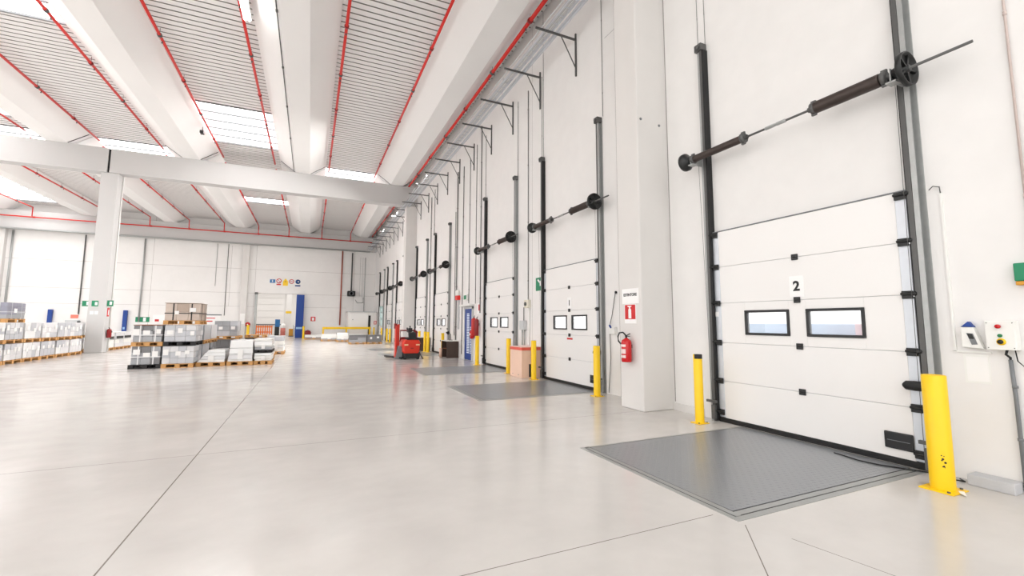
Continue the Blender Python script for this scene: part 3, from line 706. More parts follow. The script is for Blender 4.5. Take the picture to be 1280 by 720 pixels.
# fire extinguisher on the pillar
def extinguisher(x, y, z, r, h, label, hose=True, body=red_gloss, grp=None, sheet=None):
    t = thing('fire_extinguisher', (x, y, z), label, 'fire extinguisher', grp)
    m = MB(); m.lathe((x, y, z), (0, 0, 1), [(0, 0), (r * .9, 0), (r, .02), (r, h - r * .7), (r * .85, h - r * .25), (r * .45, h), (.02, h + .02), (0, h + .02)], 24); m.build('cylinder', body, t)
    m = MB(); m.lathe((x, y, z + h + .02), (0, 0, 1), [(.018, 0), (.022, .04), (0, .045)], 12); m.bar((x, y, z + h + .055), (x, y - .11, z + h + .1), .02, .012); m.bar((x, y, z + h + .045), (x, y - .1, z + h + .05), .02, .012)
    m.build('valve', black_plastic, t)
    m = MB(); n = 10
    for a0, z0, z1 in ((0, h * .36, h * .56), (0, h * .66, h * .76), (0, h * .18, h * .3)):
        vs = []; 
        for i in range(n + 1):
            an = PI + a0 + (-.75 + 1.5 * i / n)
            for zz in (z0, z1): vs.append((x + (r + .0015) * math.cos(an), y + (r + .0015) * math.sin(an), z + zz))
        m.add(vs, [(2 * i, 2 * i + 2, 2 * i + 3, 2 * i + 1) for i in range(n)], True)
    if hose: m.build('label_sheet', mat('ext_label', srgb(232, 210, 208), .4), t)
    if hose:
        m = MB(); m.path([(x, y, z + h + .06), (x - .01, y + .08, z + h + .12), (x, y + .2, z + h + .11), (x + .02, y + .27, z + h + .04), (x + .02, y + .26, z + h - .05), (x + .01, y + .18, z + h - .1), (x, y + .1, z + h - .08), (x - .0, y + .09, z + h - .03)], .014, 10); m.build('hose', black_rubber, t)
    m = MB(); m.box(x + r - .01, x + r + .02, y - .03, y + .03, z + h * .6, z + h * .75); m.build('bracket', dark_galv, t)
    return t
extinguisher(5.455, 6.765, .88, .095, .43, 'red fire extinguisher with black hose hanging on the near wall pillar')
t = thing('wall_sign', (5.565, 6.76, 2.1), 'white sign with a black line of lettering on the near pillar', 'sign')
m = MB(); m.box(5.562, 5.57, 6.52, 6.995, 1.975, 2.265); m.build('board', white_sign, t)
text('lettering', 'ESTINTORE', .075, (5.561, 6.757, 2.145), '-x', ink, t, bold=.002)
t = thing('wall_sign', (5.565, 6.76, 1.8), 'red and white fire extinguisher sign on the near pillar', 'sign')
m = MB(); m.box(5.562, 5.57, 6.6, 6.93, 1.60, 1.965); m.build('board', white_sign, t)
m = MB(); m.box(5.559, 5.562, 6.615, 6.915, 1.68, 1.955); m.build('field', red_sign, t)
m = MB(); m.prism([(6.73, 1.695), (6.81, 1.695), (6.81, 1.86), (6.79, 1.89), (6.79, 1.905), (6.83, 1.92), (6.83, 1.935), (6.72, 1.935), (6.72, 1.92), (6.755, 1.905), (6.755, 1.89), (6.73, 1.86)], 0, 5.556, 5.559); m.build('pictogram', white_sign, t)
m = MB(); m.path([(6.27, 8.42, .03), (6.27, 8.33, .8), (6.27, 8.345, 1.35), (6.27, 8.345, 1.56), (6.27, 8.25, 1.8), (6.27, 8.13, 2.28)], .008, 6)
tag(m.build('cable', dark_galv), 'thin grey cable dangling on the wall between door 1 and the pillar', 'cable')
t = thing('socket_box', (6.26, 8.2, 1.45), 'small wall socket box with blue plug between door 1 and the pillar', 'socket')
m = MB(); m.box(6.22, 6.298, 8.12, 8.3, 1.36, 1.52); m.build('housing', off_white, t, .008)
m = MB(); m.tube((6.22, 8.24, 1.5), (6.18, 8.24, 1.56), .022, 10); m.build('plug', blue_paint, t)
m = MB(); m.lathe((6.295, 8.12, 2.3), (-1, 0, 0), [(0, 0), (.03, 0), (.03, .03), (0, .04)], 12)
tag(m.build('cable_gland', black_plastic), 'round black cable outlet on the wall above the blue plug', 'cable outlet')

# between doors 1 and 3
t = thing('wall_sign', (WX - .01, 11.85, 2.8), 'green arrow sign on the wall beside the far track of door 1', 'sign')
m = MB(); m.box(WX - .01, WX, 11.62, 12.05, 2.58, 2.98); m.build('board', green_sign, t)
m = MB(); m.prism([(11.72, 2.72), (11.80, 2.72), (11.80, 2.8), (11.95, 2.9), (11.9, 2.94), (11.76, 2.86), (11.72, 2.9)], 0, WX - .013, WX - .01); m.build('pictogram', white_sign, t)
t = thing('switch_box', (WX - .05, 12.55, 2.2), 'beige switch box on the wall over the peach carton', 'switch box')
m = MB(); m.box(WX - .1, WX, 12.4, 12.7, 2.08, 2.33); m.build('housing', beige_plastic, t, .015)
m = MB(); m.lathe((WX - .1, 12.58, 2.2), (-1, 0, 0), [(0, 0), (.06, 0), (.06, .03), (0, .03)], 16); m.build('knob', dark_galv, t)
m = MB(); m.tube((WX - .03, 12.45, .9), (WX - .03, 12.45, 2.08), .015, 8); m.build('conduit', off_white, t)
t = thing('junction_box', (WX - .06, 12.88, 1.5), 'pale grey junction box with conduits just above the peach carton', 'junction box')
m = MB(); m.box(WX - .12, WX, 12.68, 13.0, 1.38, 1.68); m.build('housing', pale_grey, t, .01)
for y in (12.75, 12.92):
    m = MB(); m.tube((WX - .05, y, .9), (WX - .05, y, 1.38), .02, 8); m.build('conduit', galv, t)
m = MB(); m.tube((WX - .03, 12.85, 1.68), (WX - .03, 12.85, 2.1), .014, 8); m.build('conduit', dark_galv, t)
t = thing('carton', (5.97, 12.15, 0), 'peach coloured floor box with red tape round its top edge', 'box')
m = MB(); m.box(5.66, 6.28, 11.74, 12.56, .0, .8); m.build('body', peach_board, t, .008)
m = MB(); m.box(5.654, 6.285, 11.734, 12.566, .8, .885); m.build('tape_band', mat('pale_red_tape', srgb(226, 96, 80), .5), t, .004)
m = MB(); m.box(5.65, 6.286, 11.73, 12.57, .885, .9); m.build('lid', mat('pink_lid', srgb(246, 214, 204), .6), t, .003)
for y in (11.95, 12.35):
    m = MB(); m.box(5.655, 5.66, y - .012, y + .012, .07, .1); m.build('latch', dark_galv, t)
m = MB(); m.box(5.9, 6.0, 11.736, 11.742, .03, .4); m.build('cable_slot', black_steel, t)

# blue personnel door and fire kit
t = thing('door_10', (WX, 18.27, 0), 'blue personnel door with white lettering rows beside the extinguishers', 'door', kind='structure')
m = MB(); m.box(WX - .05, WX, 17.82, 18.74, .02, 2.2); m.build('leaf', blue_paint, t, .005)
m = MB(); m.box(WX - .07, WX, 17.74, 17.82, 0, 2.28); m.box(WX - .07, WX, 18.74, 18.82, 0, 2.28); m.box(WX - .07, WX, 17.74, 18.82, 2.2, 2.28); m.build('frame', pale_grey, t)
m = MB()
for r_ in range(2):
    for k in range(24 if r_ == 0 else 16):
        z = .3 + k * .072; wv = .34 if r_ == 0 else .16; yb = 18.14 if r_ == 0 else 17.9
        m.box(WX - .054, WX - .05, yb + random.uniform(0, .03), yb + wv, z, z + .046)
m.build('lettering', mat('pale_blue_letter', srgb(226, 238, 250), .5), t)
m = MB(); m.box(WX - .11, WX - .05, 17.9, 17.94, 1.0, 1.04); m.build('handle', dark_galv, t)
t = thing('exit_lamp', (WX - .05, 18.8, 2.75), 'small green and white exit lamp box above the blue door', 'emergency lamp')
m = MB(); m.box(WX - .09, WX, 18.4, 18.95, 2.58, 2.86); m.build('housing', off_white, t, .01)
m = MB(); m.box(WX - .095, WX - .088, 18.5, 18.85, 2.63, 2.81); m.build('pictogram', green_sign, t)
t = thing('door_canopy', (WX - .1, 18.5, 2.36), 'flat white hood over the blue personnel door', 'canopy')
m = MB(); m.box(WX - .22, WX, 17.7, 19.1, 2.32, 2.4); m.build('hood', off_white, t, .01)
t = thing('alarm_horn', (WX - .08, 19.8, 2.85), 'red and white alarm horn on the wall near the blue door', 'alarm')
m = MB(); m.box(WX - .16, WX - .003, 19.6, 19.95, 2.65, 2.86); m.build('horn', red_paint, t, .02)
m = MB(); m.lathe((WX - .09, 19.78, 2.86), (0, 0, 1), [(.09, 0), (.09, .2), (.05, .27), (0, .27)], 14); m.build('beacon', off_white, t)
m = MB(); m.box(WX - .06, WX - .003, 19.7, 19.85, 1.3, 2.65); m.build('duct', pale_grey, t)
extinguisher(6.17, 17.35, 1.07, .11, .72, 'large red extinguisher cylinder hanging beside the blue door', False, mat('deep_red', srgb(196, 40, 34), .35))
extinguisher(6.16, 16.98, 1.07, .085, .68, 'dark red narrow extinguisher behind the large one by the blue door', False, dark_red)
t = thing('hose_reel', (6.2, 17.68, 1.15), 'small round red hose reel low beside the blue door', 'hose reel')
m = MB(); m.lathe((6.28, 17.68, 1.12), (-1, 0, 0), [(0, 0), (.15, 0), (.19, .03), (.19, .12), (.12, .14), (0, .14)], 20); m.build('reel', red_gloss, t)
m = MB(); m.box(6.1, 6.13, 17.64, 17.72, 1.08, 1.16); m.build('hub', paper, t)
t = thing('wall_sign', (WX - .01, 17.1, 2.2), 'white and red fire notice above the extinguishers', 'sign')
m = MB(); m.box(WX - .01, WX, 16.85, 17.35, 1.95, 2.4); m.build('board', white_sign, t)
m = MB(); m.box(WX - .013, WX - .01, 16.95, 17.15, 2.1, 2.35); m.build('pictogram', red_sign, t)

# desks by the wall
def desk(x0, x1, y0, y1, h, label):
    t = thing('desk', ((x0 + x1) / 2, (y0 + y1) / 2, 0), label, 'desk')
    m = MB(); m.box(x0 - .02, x1, y0 - .02, y1 + .02, h - .03, h); m.build('top', off_white, t, .004)
    for y in (y0, y1 - .03):
        m = MB(); m.box(x0, x1, y, y + .03, 0, h - .03); m.build('side_panel', dark_wood, t)
    m = MB(); m.box(x1 - .03, x1 - .005, y0 + .03, y1 - .03, .02, h - .03); m.build('back_panel', brown_wood, t)
    m = MB(); m.box(x0 + .05, x1 - .03, y0 + .03, y1 - .03, h * .5, h * .5 + .02); m.build('shelf', brown_wood, t)
desk(5.72, 6.27, 19.72, 20.6, .78, 'open dark brown desk with a pale top standing against the wall')
desk(5.75, 6.27, 25.0, 25.75, .78, 'second brown open desk farther back behind the pair of bollards')
m = MB(); m.lathe((5.6, 20.3, 0), (0, 0, 1), [(0, 0), (.07, 0), (.07, .42), (.02, .42), (.02, .4)], 16)
tag(m.build('paper_roll', peach_board), 'upright peach paper roll standing on the floor beside the dark desk', 'roll')
t = thing('desk_lamp', (6.05, 20.2, .78), 'black bent-neck lamp standing on the dark desk', 'lamp')
m = MB(); m.lathe((6.05, 20.2, .78), (0, 0, 1), [(0, 0), (.09, 0), (.09, .02), (0, .025)], 14); m.build('base', black_plastic, t)
m = MB(); m.path([(6.05, 20.2, .8), (6.05, 20.25, 1.05), (5.98, 20.35, 1.15)], .014, 8); m.build('neck', black_steel, t)
m = MB(); m.lathe((5.98, 20.35, 1.16), (-.6, .3, -.7), [(.03, -.03), (.05, 0), (.09, .1)], 12); m.build('lamp_shade', black_plastic, t)

# ------------------------------------------------------------------ red truck
def tow_tractor(x, y):
    t = thing('stacker_truck', (x, y, 0), 'red electric stacker truck with black seat parked before the far doors', 'stacker truck')
    m = MB(); m.prism([(x - .26, .22), (x + .32, .22), (x + .40, .34), (x + .42, .72), (x + .36, .86), (x - .30, .86), (x - .36, .72), (x - .34, .34)], 1, y, y + .85); m.build('body', truck_red, t, .08, 4)
    m = MB(); m.prism([(x - .28, .04), (x + .36, .04), (x + .38, .26), (x - .3, .26)], 1, y - .03, y + .9); m.build('chassis', black_steel, t, .03)
    m = MB(); m.box(x - .18, x + .36, y + .02, y + .5, .82, .95); m.build('seat_pad', black_rubber, t, .05, 3)
    m = MB(); m.prism([(y + .02, .9), (y + .14, .9), (y + .22, 1.16), (y + .12, 1.18)], 0, x - .1, x + .24); m.build('backrest', black_rubber, t, .04, 3)
    m = MB(); m.tube((x + .04, y + .55, .74), (x + .04, y + .42, 1.2), .035, 10); m.build('steering_column', black_steel, t)
    m = MB()
    for k in range(16):
        a0, a1 = 2 * PI * k / 16, 2 * PI * (k + 1) / 16
        m.tube((x + .04 + .15 * math.cos(a0), y + .4 + .15 * math.sin(a0), 1.21 + .05 * math.sin(a0)), (x + .04 + .15 * math.cos(a1), y + .4 + .15 * math.sin(a1), 1.21 + .05 * math.sin(a1)), .02, 6)
    m.build('steering_wheel', black_plastic, t)
    m = MB(); m.box(x - .05, x + .13, y + .38, y + .5, 1.18, 1.36); m.tube((x + .04, y + .44, 1.36), (x + .02, y + .44, 1.46), .03, 8); m.tube((x - .08, y + .44, 1.25), (x - .1, y + .44, 1.38), .03, 8); m.build('control_head', black_plastic, t, .03)
    m = MB(); m.path([(x - .33, y + .75, .74), (x - .33, y + .75, 1.24), (x + .3, y + .75, 1.24), (x + .4, y + .75, 1.2), (x + .4, y + .75, .74)], .04, 10); m.box(x + .26, x + .42, y + .68, y + .8, .74, 1.2); m.box(x - .3, x + .26, y + .73, y + .78, .74, .95); m.build('guard_frame', dark_red, t)
    m = MB(); m.box(x - .62, x - .42, y + .45, y + .6, .08, 1.52); m.box(x - .62, x - .55, y + .3, y + .48, .08, 1.45); m.build('mast', truck_red, t, .02)
    m = MB(); m.box(x - .66, x - .56, y + .35, y + .62, 1.32, 1.56); m.build('mast_head', dark_red, t, .03)
    m = MB(); m.prism([(x - .62, .0), (x - .3, .0), (x - .3, .5), (x - .5, .6)], 1, y + .25, y + .7); m.build('mast_foot', mid_grey, t, .02)
    for dy in (.15, .6):
        m = MB(); m.bar((x - .35, y + dy, .07), (x - .85, y + dy + 1.0, .07), .1, .06); m.build('fork', black_steel, t)
    for sx in (-.24, .32):
        m = MB(); m.lathe((x + sx - .06, y + .12, .15), (1, 0, 0), [(0, 0), (.1, 0), (.15, .02), (.15, .12), (.1, .14), (0, .14)], 22); m.build('wheel', black_rubber, t)
    for sx in (-.2, .3):
        m = MB(); m.box(x + sx - .08, x + sx + .08, y - .02, y + .03, .60, .66); m.build('lamp', mat('lamp_cream', srgb(250, 206, 160), .3), t)
    m = MB(); m.box(x - .02, x + .12, y - .02, y + .03, .47, .5); m.build('badge', dark_red, t)
    m = MB(); m.path([(x + .4, y + .5, .75), (x + .5, y + .45, .5), (x + .46, y + .4, .3), (x + .56, y + .3, .05), (x + .58, y + .2, .02)], .02, 8); m.build('power_cable', black_rubber, t)
tow_tractor(4.06, 19.55)
m = MB(); m.path([(5.55, 26.1, .03), (5.6, 26.0, .5), (5.66, 25.95, .8), (5.74, 25.95, 1.05)], .03, 8)
tag(m.build('hose', black_rubber), 'black hose hanging on a yellow bollard beside the red truck', 'hose')

# ------------------------------------------------------------------ pallets and loads
def pallet_mesh(L, W, H, mm):
    """L along x, W along y, centred, base at z=0"""
    m = MB(); b = .022
    for i in range(5):
        yy = -W / 2 + (W - .13) * i / 4; m.box(-L / 2, L / 2, yy, yy + .13, H - b, H)
    for i in range(3):
        yy = -W / 2 + (W - .12) * i / 2; m.box(-L / 2, L / 2, yy, yy + .12, 0, .02)
        for j in range(3):
            xx = -L / 2 + (L - .145) * j / 2; m.box(xx, xx + .145, yy, yy + .12, .02, H - b - .02)
    for j in range(3):
        xx = -L / 2 + (L - .145) * j / 2; m.box(xx, xx + .145, -W / 2, W / 2, H - b - .02, H - b)
    me = m.build('pallet', mm); d = me.data; bpy.data.objects.remove(me); return d
PAL = {}
def pallet(x, y, z, L, W, label, mm=pallet_wood, H=.14, rz=0):
    k = (round(L, 2), round(W, 2), mm.name, H)
    if k not in PAL: PAL[k] = pallet_mesh(L, W, H, mm)
    o = bpy.data.objects.new('pallet', PAL[k]); COL.objects.link(o); o.location = (x, y, z); o.rotation_euler = (0, 0, rz)
    return tag(o, label, 'pallet', 'pallets on the hall floor')
def load(x, y, z, L, W, H, label, mats, n=(3, 3, 3), face='-y', straps=True, sheets=2, top=None, strap_mat=None, seed=0, wrap=0, cat='pallet load'):
    rnd = random.Random(seed * 31 + 5)
    t = thing('wrapped_load', (x, y, z), label, cat, 'loads on pallets')
    m = MB(); nx, ny, nz = n
    for k in range(nz):
        for i in range(nx):
            for j in range(ny):
                if 0 < i < nx - 1 and 0 < j < ny - 1 and k < nz - 1: continue
                e = [rnd.uniform(0, .012) for _ in range(4)]
                m.k = rnd.randrange(len(mats))
                m.box(x - L / 2 + L * i / nx + e[0] * (i == 0) + .002, x - L / 2 + L * (i + 1) / nx - e[1] * (i == nx - 1) - .002,
                      y - W / 2 + W * j / ny + e[2] * (j == 0) + .002, y - W / 2 + W * (j + 1) / ny - e[3] * (j == ny - 1) - .002,
                      z + H * k / nz + .001, z + H * (k + 1) / nz - .003)
    m.build('packed_goods', mats, t, .006, 1)
    sm = strap_mat or strap_white
    if straps:
        for f in (.24, .76):
            m = MB(); w_ = .018; X = x - L / 2 + L * f; q = .004
            m.box(X - w_, X + w_, y - W / 2 - q, y - W / 2, z, z + H); m.box(X - w_, X + w_, y + W / 2, y + W / 2 + q, z, z + H); m.box(X - w_, X + w_, y - W / 2 - q, y + W / 2 + q, z + H, z + H + q); m.build('strap', sm, t)
            m = MB(); Y = y - W / 2 + W * f
            m.box(x - L / 2 - q, x - L / 2, Y - w_, Y + w_, z, z + H); m.box(x + L / 2, x + L / 2 + q, Y - w_, Y + w_, z, z + H); m.box(x - L / 2 - q, x + L / 2 + q, Y - w_, Y + w_, z + H, z + H + q); m.build('strap', sm, t)
        m = MB(); Z = z + H * .42; q = .005
        m.box(x - L / 2 - q, x + L / 2 + q, y - W / 2 - q, y + W / 2 + q, Z - .014, Z + .014); m.build('strap', sm, t)
    for s in range(sheets):
        m = MB(); a = rnd.uniform(.12, .2); h = rnd.uniform(.12, .2); u = (s + .5 + rnd.uniform(-.2, .2)) / sheets; zz = z + H * rnd.uniform(.35, .6); zz = min(zz, z + H - h - .02)
        if face == '-y': cx = x - L / 2 + L * u; m.box(cx - a / 2, cx + a / 2, y - W / 2 - .008, y - W / 2 - .005, zz, zz + h)
        else: cy = y - W / 2 + W * u; m.box(x + L / 2 + .005, x + L / 2 + .008, cy - a / 2, cy + a / 2, zz, zz + h)
        m.build('label_sheet', paper, t)
    if top:
        m = MB(); m.box(x - L / 2 - .01, x + L / 2 + .01, y - W / 2 - .01, y + W / 2 + .01, z + H + .005, z + H + .025); m.build('top_board', top, t)
    if wrap:
        m = MB(); m.box(x - L / 2 - .014, x + L / 2 + .014, y - W / 2 - .014, y + W / 2 + .014, z + H * .02, z + H * wrap); m.build('stretch_wrap', film, t, .02)
    return t
def slab_stack(x, y, z, L, W, layers, label, mm, seed=1, taper=(.0, .0)):
    """uneven film-covered stack of flat slabs; taper moves its -x / +x side in with height"""
    rnd = random.Random(seed); t = thing('wrapped_load', (x, y, z), label, 'pallet load', 'loads on pallets')
    H = sum(h for h, _ in layers); zz = z; m = MB()
    for i, (h, k) in enumerate(layers):
        f = (zz - z) / H; j = [rnd.uniform(0, .03) for _ in range(4)]; m.k = k
        a, b = x - L / 2 + taper[0] * f * L + j[0], x + L / 2 - taper[1] * f * L - j[1]
        f2 = (zz + h - z) / H
        a2, b2 = x - L / 2 + taper[0] * f2 * L + j[0], x + L / 2 - taper[1] * f2 * L - j[1]
        c, d = y - W / 2 + j[2] + f * .02, y + W / 2 - j[3]
        m.add([(a, c, zz), (b, c, zz), (b, d, zz), (a, d, zz), (a2, c + .02, zz + h - .004), (b2, c + .02, zz + h - .004), (b2, d, zz + h - .004), (a2, d, zz + h - .004)],
              [(3, 2, 1, 0), (4, 5, 6, 7), (0, 1, 5, 4), (1, 2, 6, 5), (2, 3, 7, 6), (3, 0, 4, 7)]); zz += h
    m.build('packed_goods', mm, t, .012, 2)
    m = MB(); m.box(x - L * .1, x + L * .1, y - W / 2 - .004, y - W / 2 + .02, z + H * .1, z + H * .55); m.build('label_sheet', paper, t)
    return t

silver = [pack_a, pack_b, pack_b, pack_a]
# long row by the free-standing pillar: two tiers
ys = [29.95 - 1.23 * i for i in range(8)]
tierw = ['lower', 'upper']
for i, y in enumerate(ys):
    for k in range(2):
        z = .76 * k; w = 1.14 + random.uniform(-.03, .03); xx = -10.6 - (.0 if i else .16) + random.uniform(-.02, .02)
        if i == 0: xx = -10.95; 
        if y > 29.3: y2 = 28.78 + .0
        y2 = y - .62
        pallet(xx, y2, z, .9, 1.2, 'wooden pallet in the long row, %s tier, %s counted from the free-standing pillar' % (tierw[k], ORD[i]))
        load(xx, y2, z + .142, .88, w, .60 if k == 0 else .63, 'silver wrapped pallet load in the long row, %s tier, %s from the free-standing pillar' % (tierw[k], ORD[i]),
             [pack_a, pack_b, film, pack_a] if (i + k) % 3 else [pack_b, pack_a, pack_b], (2, random.choice((3, 4)), random.choice((2, 3))), '+x', False, 3, None, None, i * 2 + k, 0)
pallet(-10.6, 23.1, 1.54, .9, 1.2, 'wooden pallet on top of the long row, carrying the lilac-grey load')
load(-10.6, 23.1, 1.682, .88, 1.16, .6, 'dark lilac-grey wrapped load topmost on the long pallet row', [pack_l, pack_c, pack_l], (2, 2, 4), '+x', True, 1, None, pack_b, 77)

# centre block
pallet(-5.05, 19.6, 0, .9, 1.2, 'black pallet on the floor under the charcoal strapped load', pallet_black)
load(-5.04, 19.6, .142, .8, 1.16, .61, 'charcoal load with white straps, floor tier at the outer corner of the block', [pack_c, pack_d, pack_c], (3, 3, 3), '-y', True, 3, None, None, 101)
pallet(-5.03, 19.6, .76, .86, 1.2, 'dark wooden pallet between the two charcoal loads')
load(-5.03, 19.6, .902, .8, 1.16, .56, 'charcoal load with white straps and brown top board, upper tier', [pack_c, pack_d, pack_c], (3, 3, 3), '-y', True, 3, brown_wood, None, 102)
pallet(-4.14, 19.6, 0, .92, 1.2, 'wooden pallet on the floor under the lower silver carton load')
load(-4.14, 19.6, .142, .92, 1.16, .61, 'silver carton load, floor tier beside the charcoal loads', [pack_b, pack_b, pack_a], (4, 3, 3), '-y', False, 3, None, None, 103)
pallet(-4.12, 19.6, .76, .92, 1.2, 'black pallet between the two silver carton loads', pallet_black)
load(-4.12, 19.6, .902, .92, 1.16, .58, 'silver carton load, upper tier under the kraft load', [pack_b, pack_b, pack_a], (3, 3, 3), '-y', False, 3, None, None, 104)
pallet(-4.1, 19.6, 1.5, 1.06, 1.2, 'wooden pallet under the kraft load on top of the block')
load(-4.1, 19.6, 1.642, 1.02, 1.16, .59, 'brown kraft load with dark straps, topmost in the pallet block', [kraft, kraft_dark, kraft], (3, 3, 2), '-y', True, 2, kraft_dark, ink, 105)
# behind them, along the side of the block
pallet(-4.1, 20.87, 0, .92, 1.2, 'wooden floor pallet behind the silver carton loads')
load(-4.1, 20.87, .142, .9, 1.16, .61, 'grey wrapped floor-tier load behind the lower silver cartons', [pack_b, pack_c], (3, 3, 2), '-y', False, 0, None, None, 106)
pallet(-4.08, 20.87, .76, .92, 1.2, 'wooden upper pallet behind the silver carton loads')
load(-4.08, 20.87, .902, .9, 1.16, .58, 'pale wrapped upper-tier load behind the silver cartons', [pack_a, pack_b], (3, 1, 1), '-y', False, 0, None, None, 107)
pallet(-4.08, 22.2, .0, .92, 1.2, 'wooden floor pallet in the third rank of the block')
load(-4.08, 22.2, .142, .9, 1.16, .61, 'dark grey floor-tier load in the third rank of the block', [pack_d, pack_c], (3, 3, 3), '-y', False, 0, None, None, 108)
pallet(-4.08, 22.2, .76, .92, 1.2, 'wooden upper pallet in the third rank of the block')
load(-4.08, 22.2, .902, .9, 1.16, .58, 'smooth white film-wrapped load, upper tier in the third rank', [film, pack_a], (2, 1, 1), '-y', False, 0, None, None, 109)
pallet(-3.5, 24.5, 0, 1.0, 1.2, 'wooden floor pallet under the charcoal load behind the white heaps')
load(-3.5, 24.5, .142, .98, 1.16, .66, 'charcoal floor-tier load behind the white film-wrapped heaps', [pack_d], (3, 3, 2), '-y', False, 0, None, None, 110)
pallet(-3.5, 24.5, .81, 1.1, 1.3, 'wooden pallet under the grey load with white wrapping')
load(-3.48, 24.5, .952, .9, 1.16, .68, 'grey carton load in white wrapping standing behind the block', [pack_c, pack_b], (3, 3, 3), '-y', False, 2, film, None, 111)
pallet(-2.45, 26.0, .0, .9, 1.2, 'floor pallet under the black crate load near the pilaster')
load(-2.45, 26.0, .142, .86, 1.16, .66, 'black crate load behind the white heaps', [pack_d, pallet_black], (2, 2, 2), '-y', False, 0, None, None, 112)
pallet(-2.45, 26.0, .81, .9, 1.2, 'empty wooden pallet lying on the black crate load')
# low white stacks
pallet(-3.2, 19.75, 0, .88, 1.1, 'wooden pallet under the sloping white heap')
slab_stack(-3.2, 19.75, .142, .86, 1.04, [(.1, 0), (.12, 1), (.12, 0), (.1, 0)], 'low sloping white film-wrapped heap beside the silver cartons', [film, pack_a], 3, (.36, .0))
pallet(-2.3, 19.85, 0, .84, 1.2, 'wooden pallet under the tall white wrapped stack')
slab_stack(-2.3, 19.85, .142, .84, 1.14, [(.08, 0), (.16, 1), (.05, 0), (.2, 0), (.28, 0)], 'white wrapped stack tapering at its side, between the heap and the flat slabs', [film, pack_a], 5, (.12, .04))
pallet(-1.56, 19.9, 0, .62, 1.2, 'wooden pallet under the low white slabs at the inner corner')
slab_stack(-1.56, 19.9, .142, .6, 1.14, [(.07, 0), (.12, 0), (.1, 1)], 'low white slab load on the floor pallet at the inner corner', [off_white, film], 6)
pallet(-1.58, 19.95, .44, .64, 1.2, 'dark upper pallet at the inner corner of the block', pallet_black, .1)
slab_stack(-1.58, 19.95, .542, .6, 1.14, [(.12, 1), (.05, 0), (.16, 2), (.08, 0)], 'grey and white slab load stacked on the dark upper pallet', [off_white, pack_c, film], 7)
for i, (x, y) in enumerate(((-2.55, 21.6), (-1.75, 21.7), (-1.85, 23.6), (-1.5, 25.6))):
    pallet(x, y, 0, .78, 1.2, 'wooden pallet under white slabs, %s rank behind the white stacks' % ORD[i])
    slab_stack(x, y, .142, .76, 1.1, [(.2, 0), (.12, 2), (.2, 0), (.2 + .04 * (i % 2), 1)], 'white slab load behind the white stacks, %s of four going back' % ORD[i], [off_white, pack_b, film], 20 + i, (.05, .02))
# white loads behind the free-standing pillar
for i, (x, y) in enumerate(((-10.5, 31.6), (-10.5, 33.0), (-10.55, 34.4))):
    pallet(x, y, 0, 1.0, 1.25, 'wooden pallet behind the free-standing pillar, %s going back' % ORD[i])
    load(x, y, .142, .98, 1.2, .42, 'white load with dark band behind the free-standing pillar, %s going back' % ORD[i], [off_white, pack_a], (2, 2, 2), '+x', False, 0, None, None, 130 + i)
    t = load(x, y, .585, .98, 1.2, .38, 'black-banded white load on the upper layer behind the pillar, %s going back' % ORD[i], [off_white, pack_a], (2, 2, 2), '+x', False, 0, off_white, None, 140 + i)
    m = MB(); m.box(x - .5, x + .5, y - .5, y + .5, .62, .76); m.build('dark_band', black_steel, t)
# rear pallets near the end wall
pallet(3.26, 35.0, 0, 1.18, 1.0, 'reddish pallet under the grey block load before the far pillar')
load(3.26, 35.0, .142, 1.16, .98, .5, 'grey block load, nearer the doorway of the two before the far corner', [pack_c, pack_d], (2, 2, 3), '-y', False, 0, pack_d, None, 150)
pallet(4.44, 34.9, 0, 1.05, 1.0, 'wooden pallet under the grey block load beside the far bollards')
load(4.44, 34.9, .142, 1.03, .98, .5, 'grey block load beside the far bollards', [pack_c, pack_d, pack_c], (2, 2, 2), '-y', False, 2, pack_d, None, 151)
for i, (x, y, w) in enumerate(((2.5, 39.6, .9), (1.55, 41.4, 1.3), (.4, 45.8, 1.6), (3.6, 40.2, 1.1))):
    pallet(x, y, 0, w, 1.1, 'wooden pallet under flat white sheets near the yellow rail, %s from the charcoal-grey loads' % ORD[i])
    slab_stack(x, y, .142, w, 1.06, [(.1, 1), (.12, 0), (.22 if i != 2 else .06, 0)] + ([(.16, 2)] if i == 0 else []), 'flat white sheet stack near the yellow rail, %s from the grey block loads' % ORD[i], [off_white, pack_c, film], 40 + i)

# ------------------------------------------------------------------ end wall equipment
t = thing('cabin', (4.75, 48.6, 0), 'white box cabin standing in the far corner of the hall', 'cabin')
m = MB(); m.box(3.45, 6.24, 47.2, 49.9, .0, 2.62); m.build('body', white_steel, t, .02)
m = MB(); m.box(3.4, 6.26, 47.15, 49.9, 2.62, 2.7); m.build('roof', pale_grey, t)
m = MB(); m.box(5.4, 5.62, 47.18, 47.21, .1, 2.3); m.build('door_gap', black_steel, t)
m = MB(); m.box(3.6, 5.35, 47.17, 47.2, .1, 2.45); pd = m.build('sliding_door', white_sign, t)
m = MB(); m.box(3.85, 3.95, 47.13, 47.17, 1.85, 1.9); m.build('handle', mid_grey, t)
m = MB(); m.box(5.95, 6.2, 47.16, 47.2, 1.4, 1.75); so = m.build('fire_sign', red_sign, t)
m = MB(); m.box(6.02, 6.13, 47.155, 47.165, 1.45, 1.7); m.build('pictogram', white_sign, t)
t = thing('guard_rail', (3.3, 46.6, 0), 'yellow guard rail on posts in front of the white cabin', 'guard rail')
m = MB(); m.box(1.12, 5.6, 46.5, 46.62, .93, 1.14); m.build('rail', yellow_paint, t, .02)
for x in (1.2, 3.3, 5.5):
    m = MB(); m.box(x - .07, x + .07, 46.6, 46.72, 0, 1.1); m.build('post', yellow_paint, t, .01)
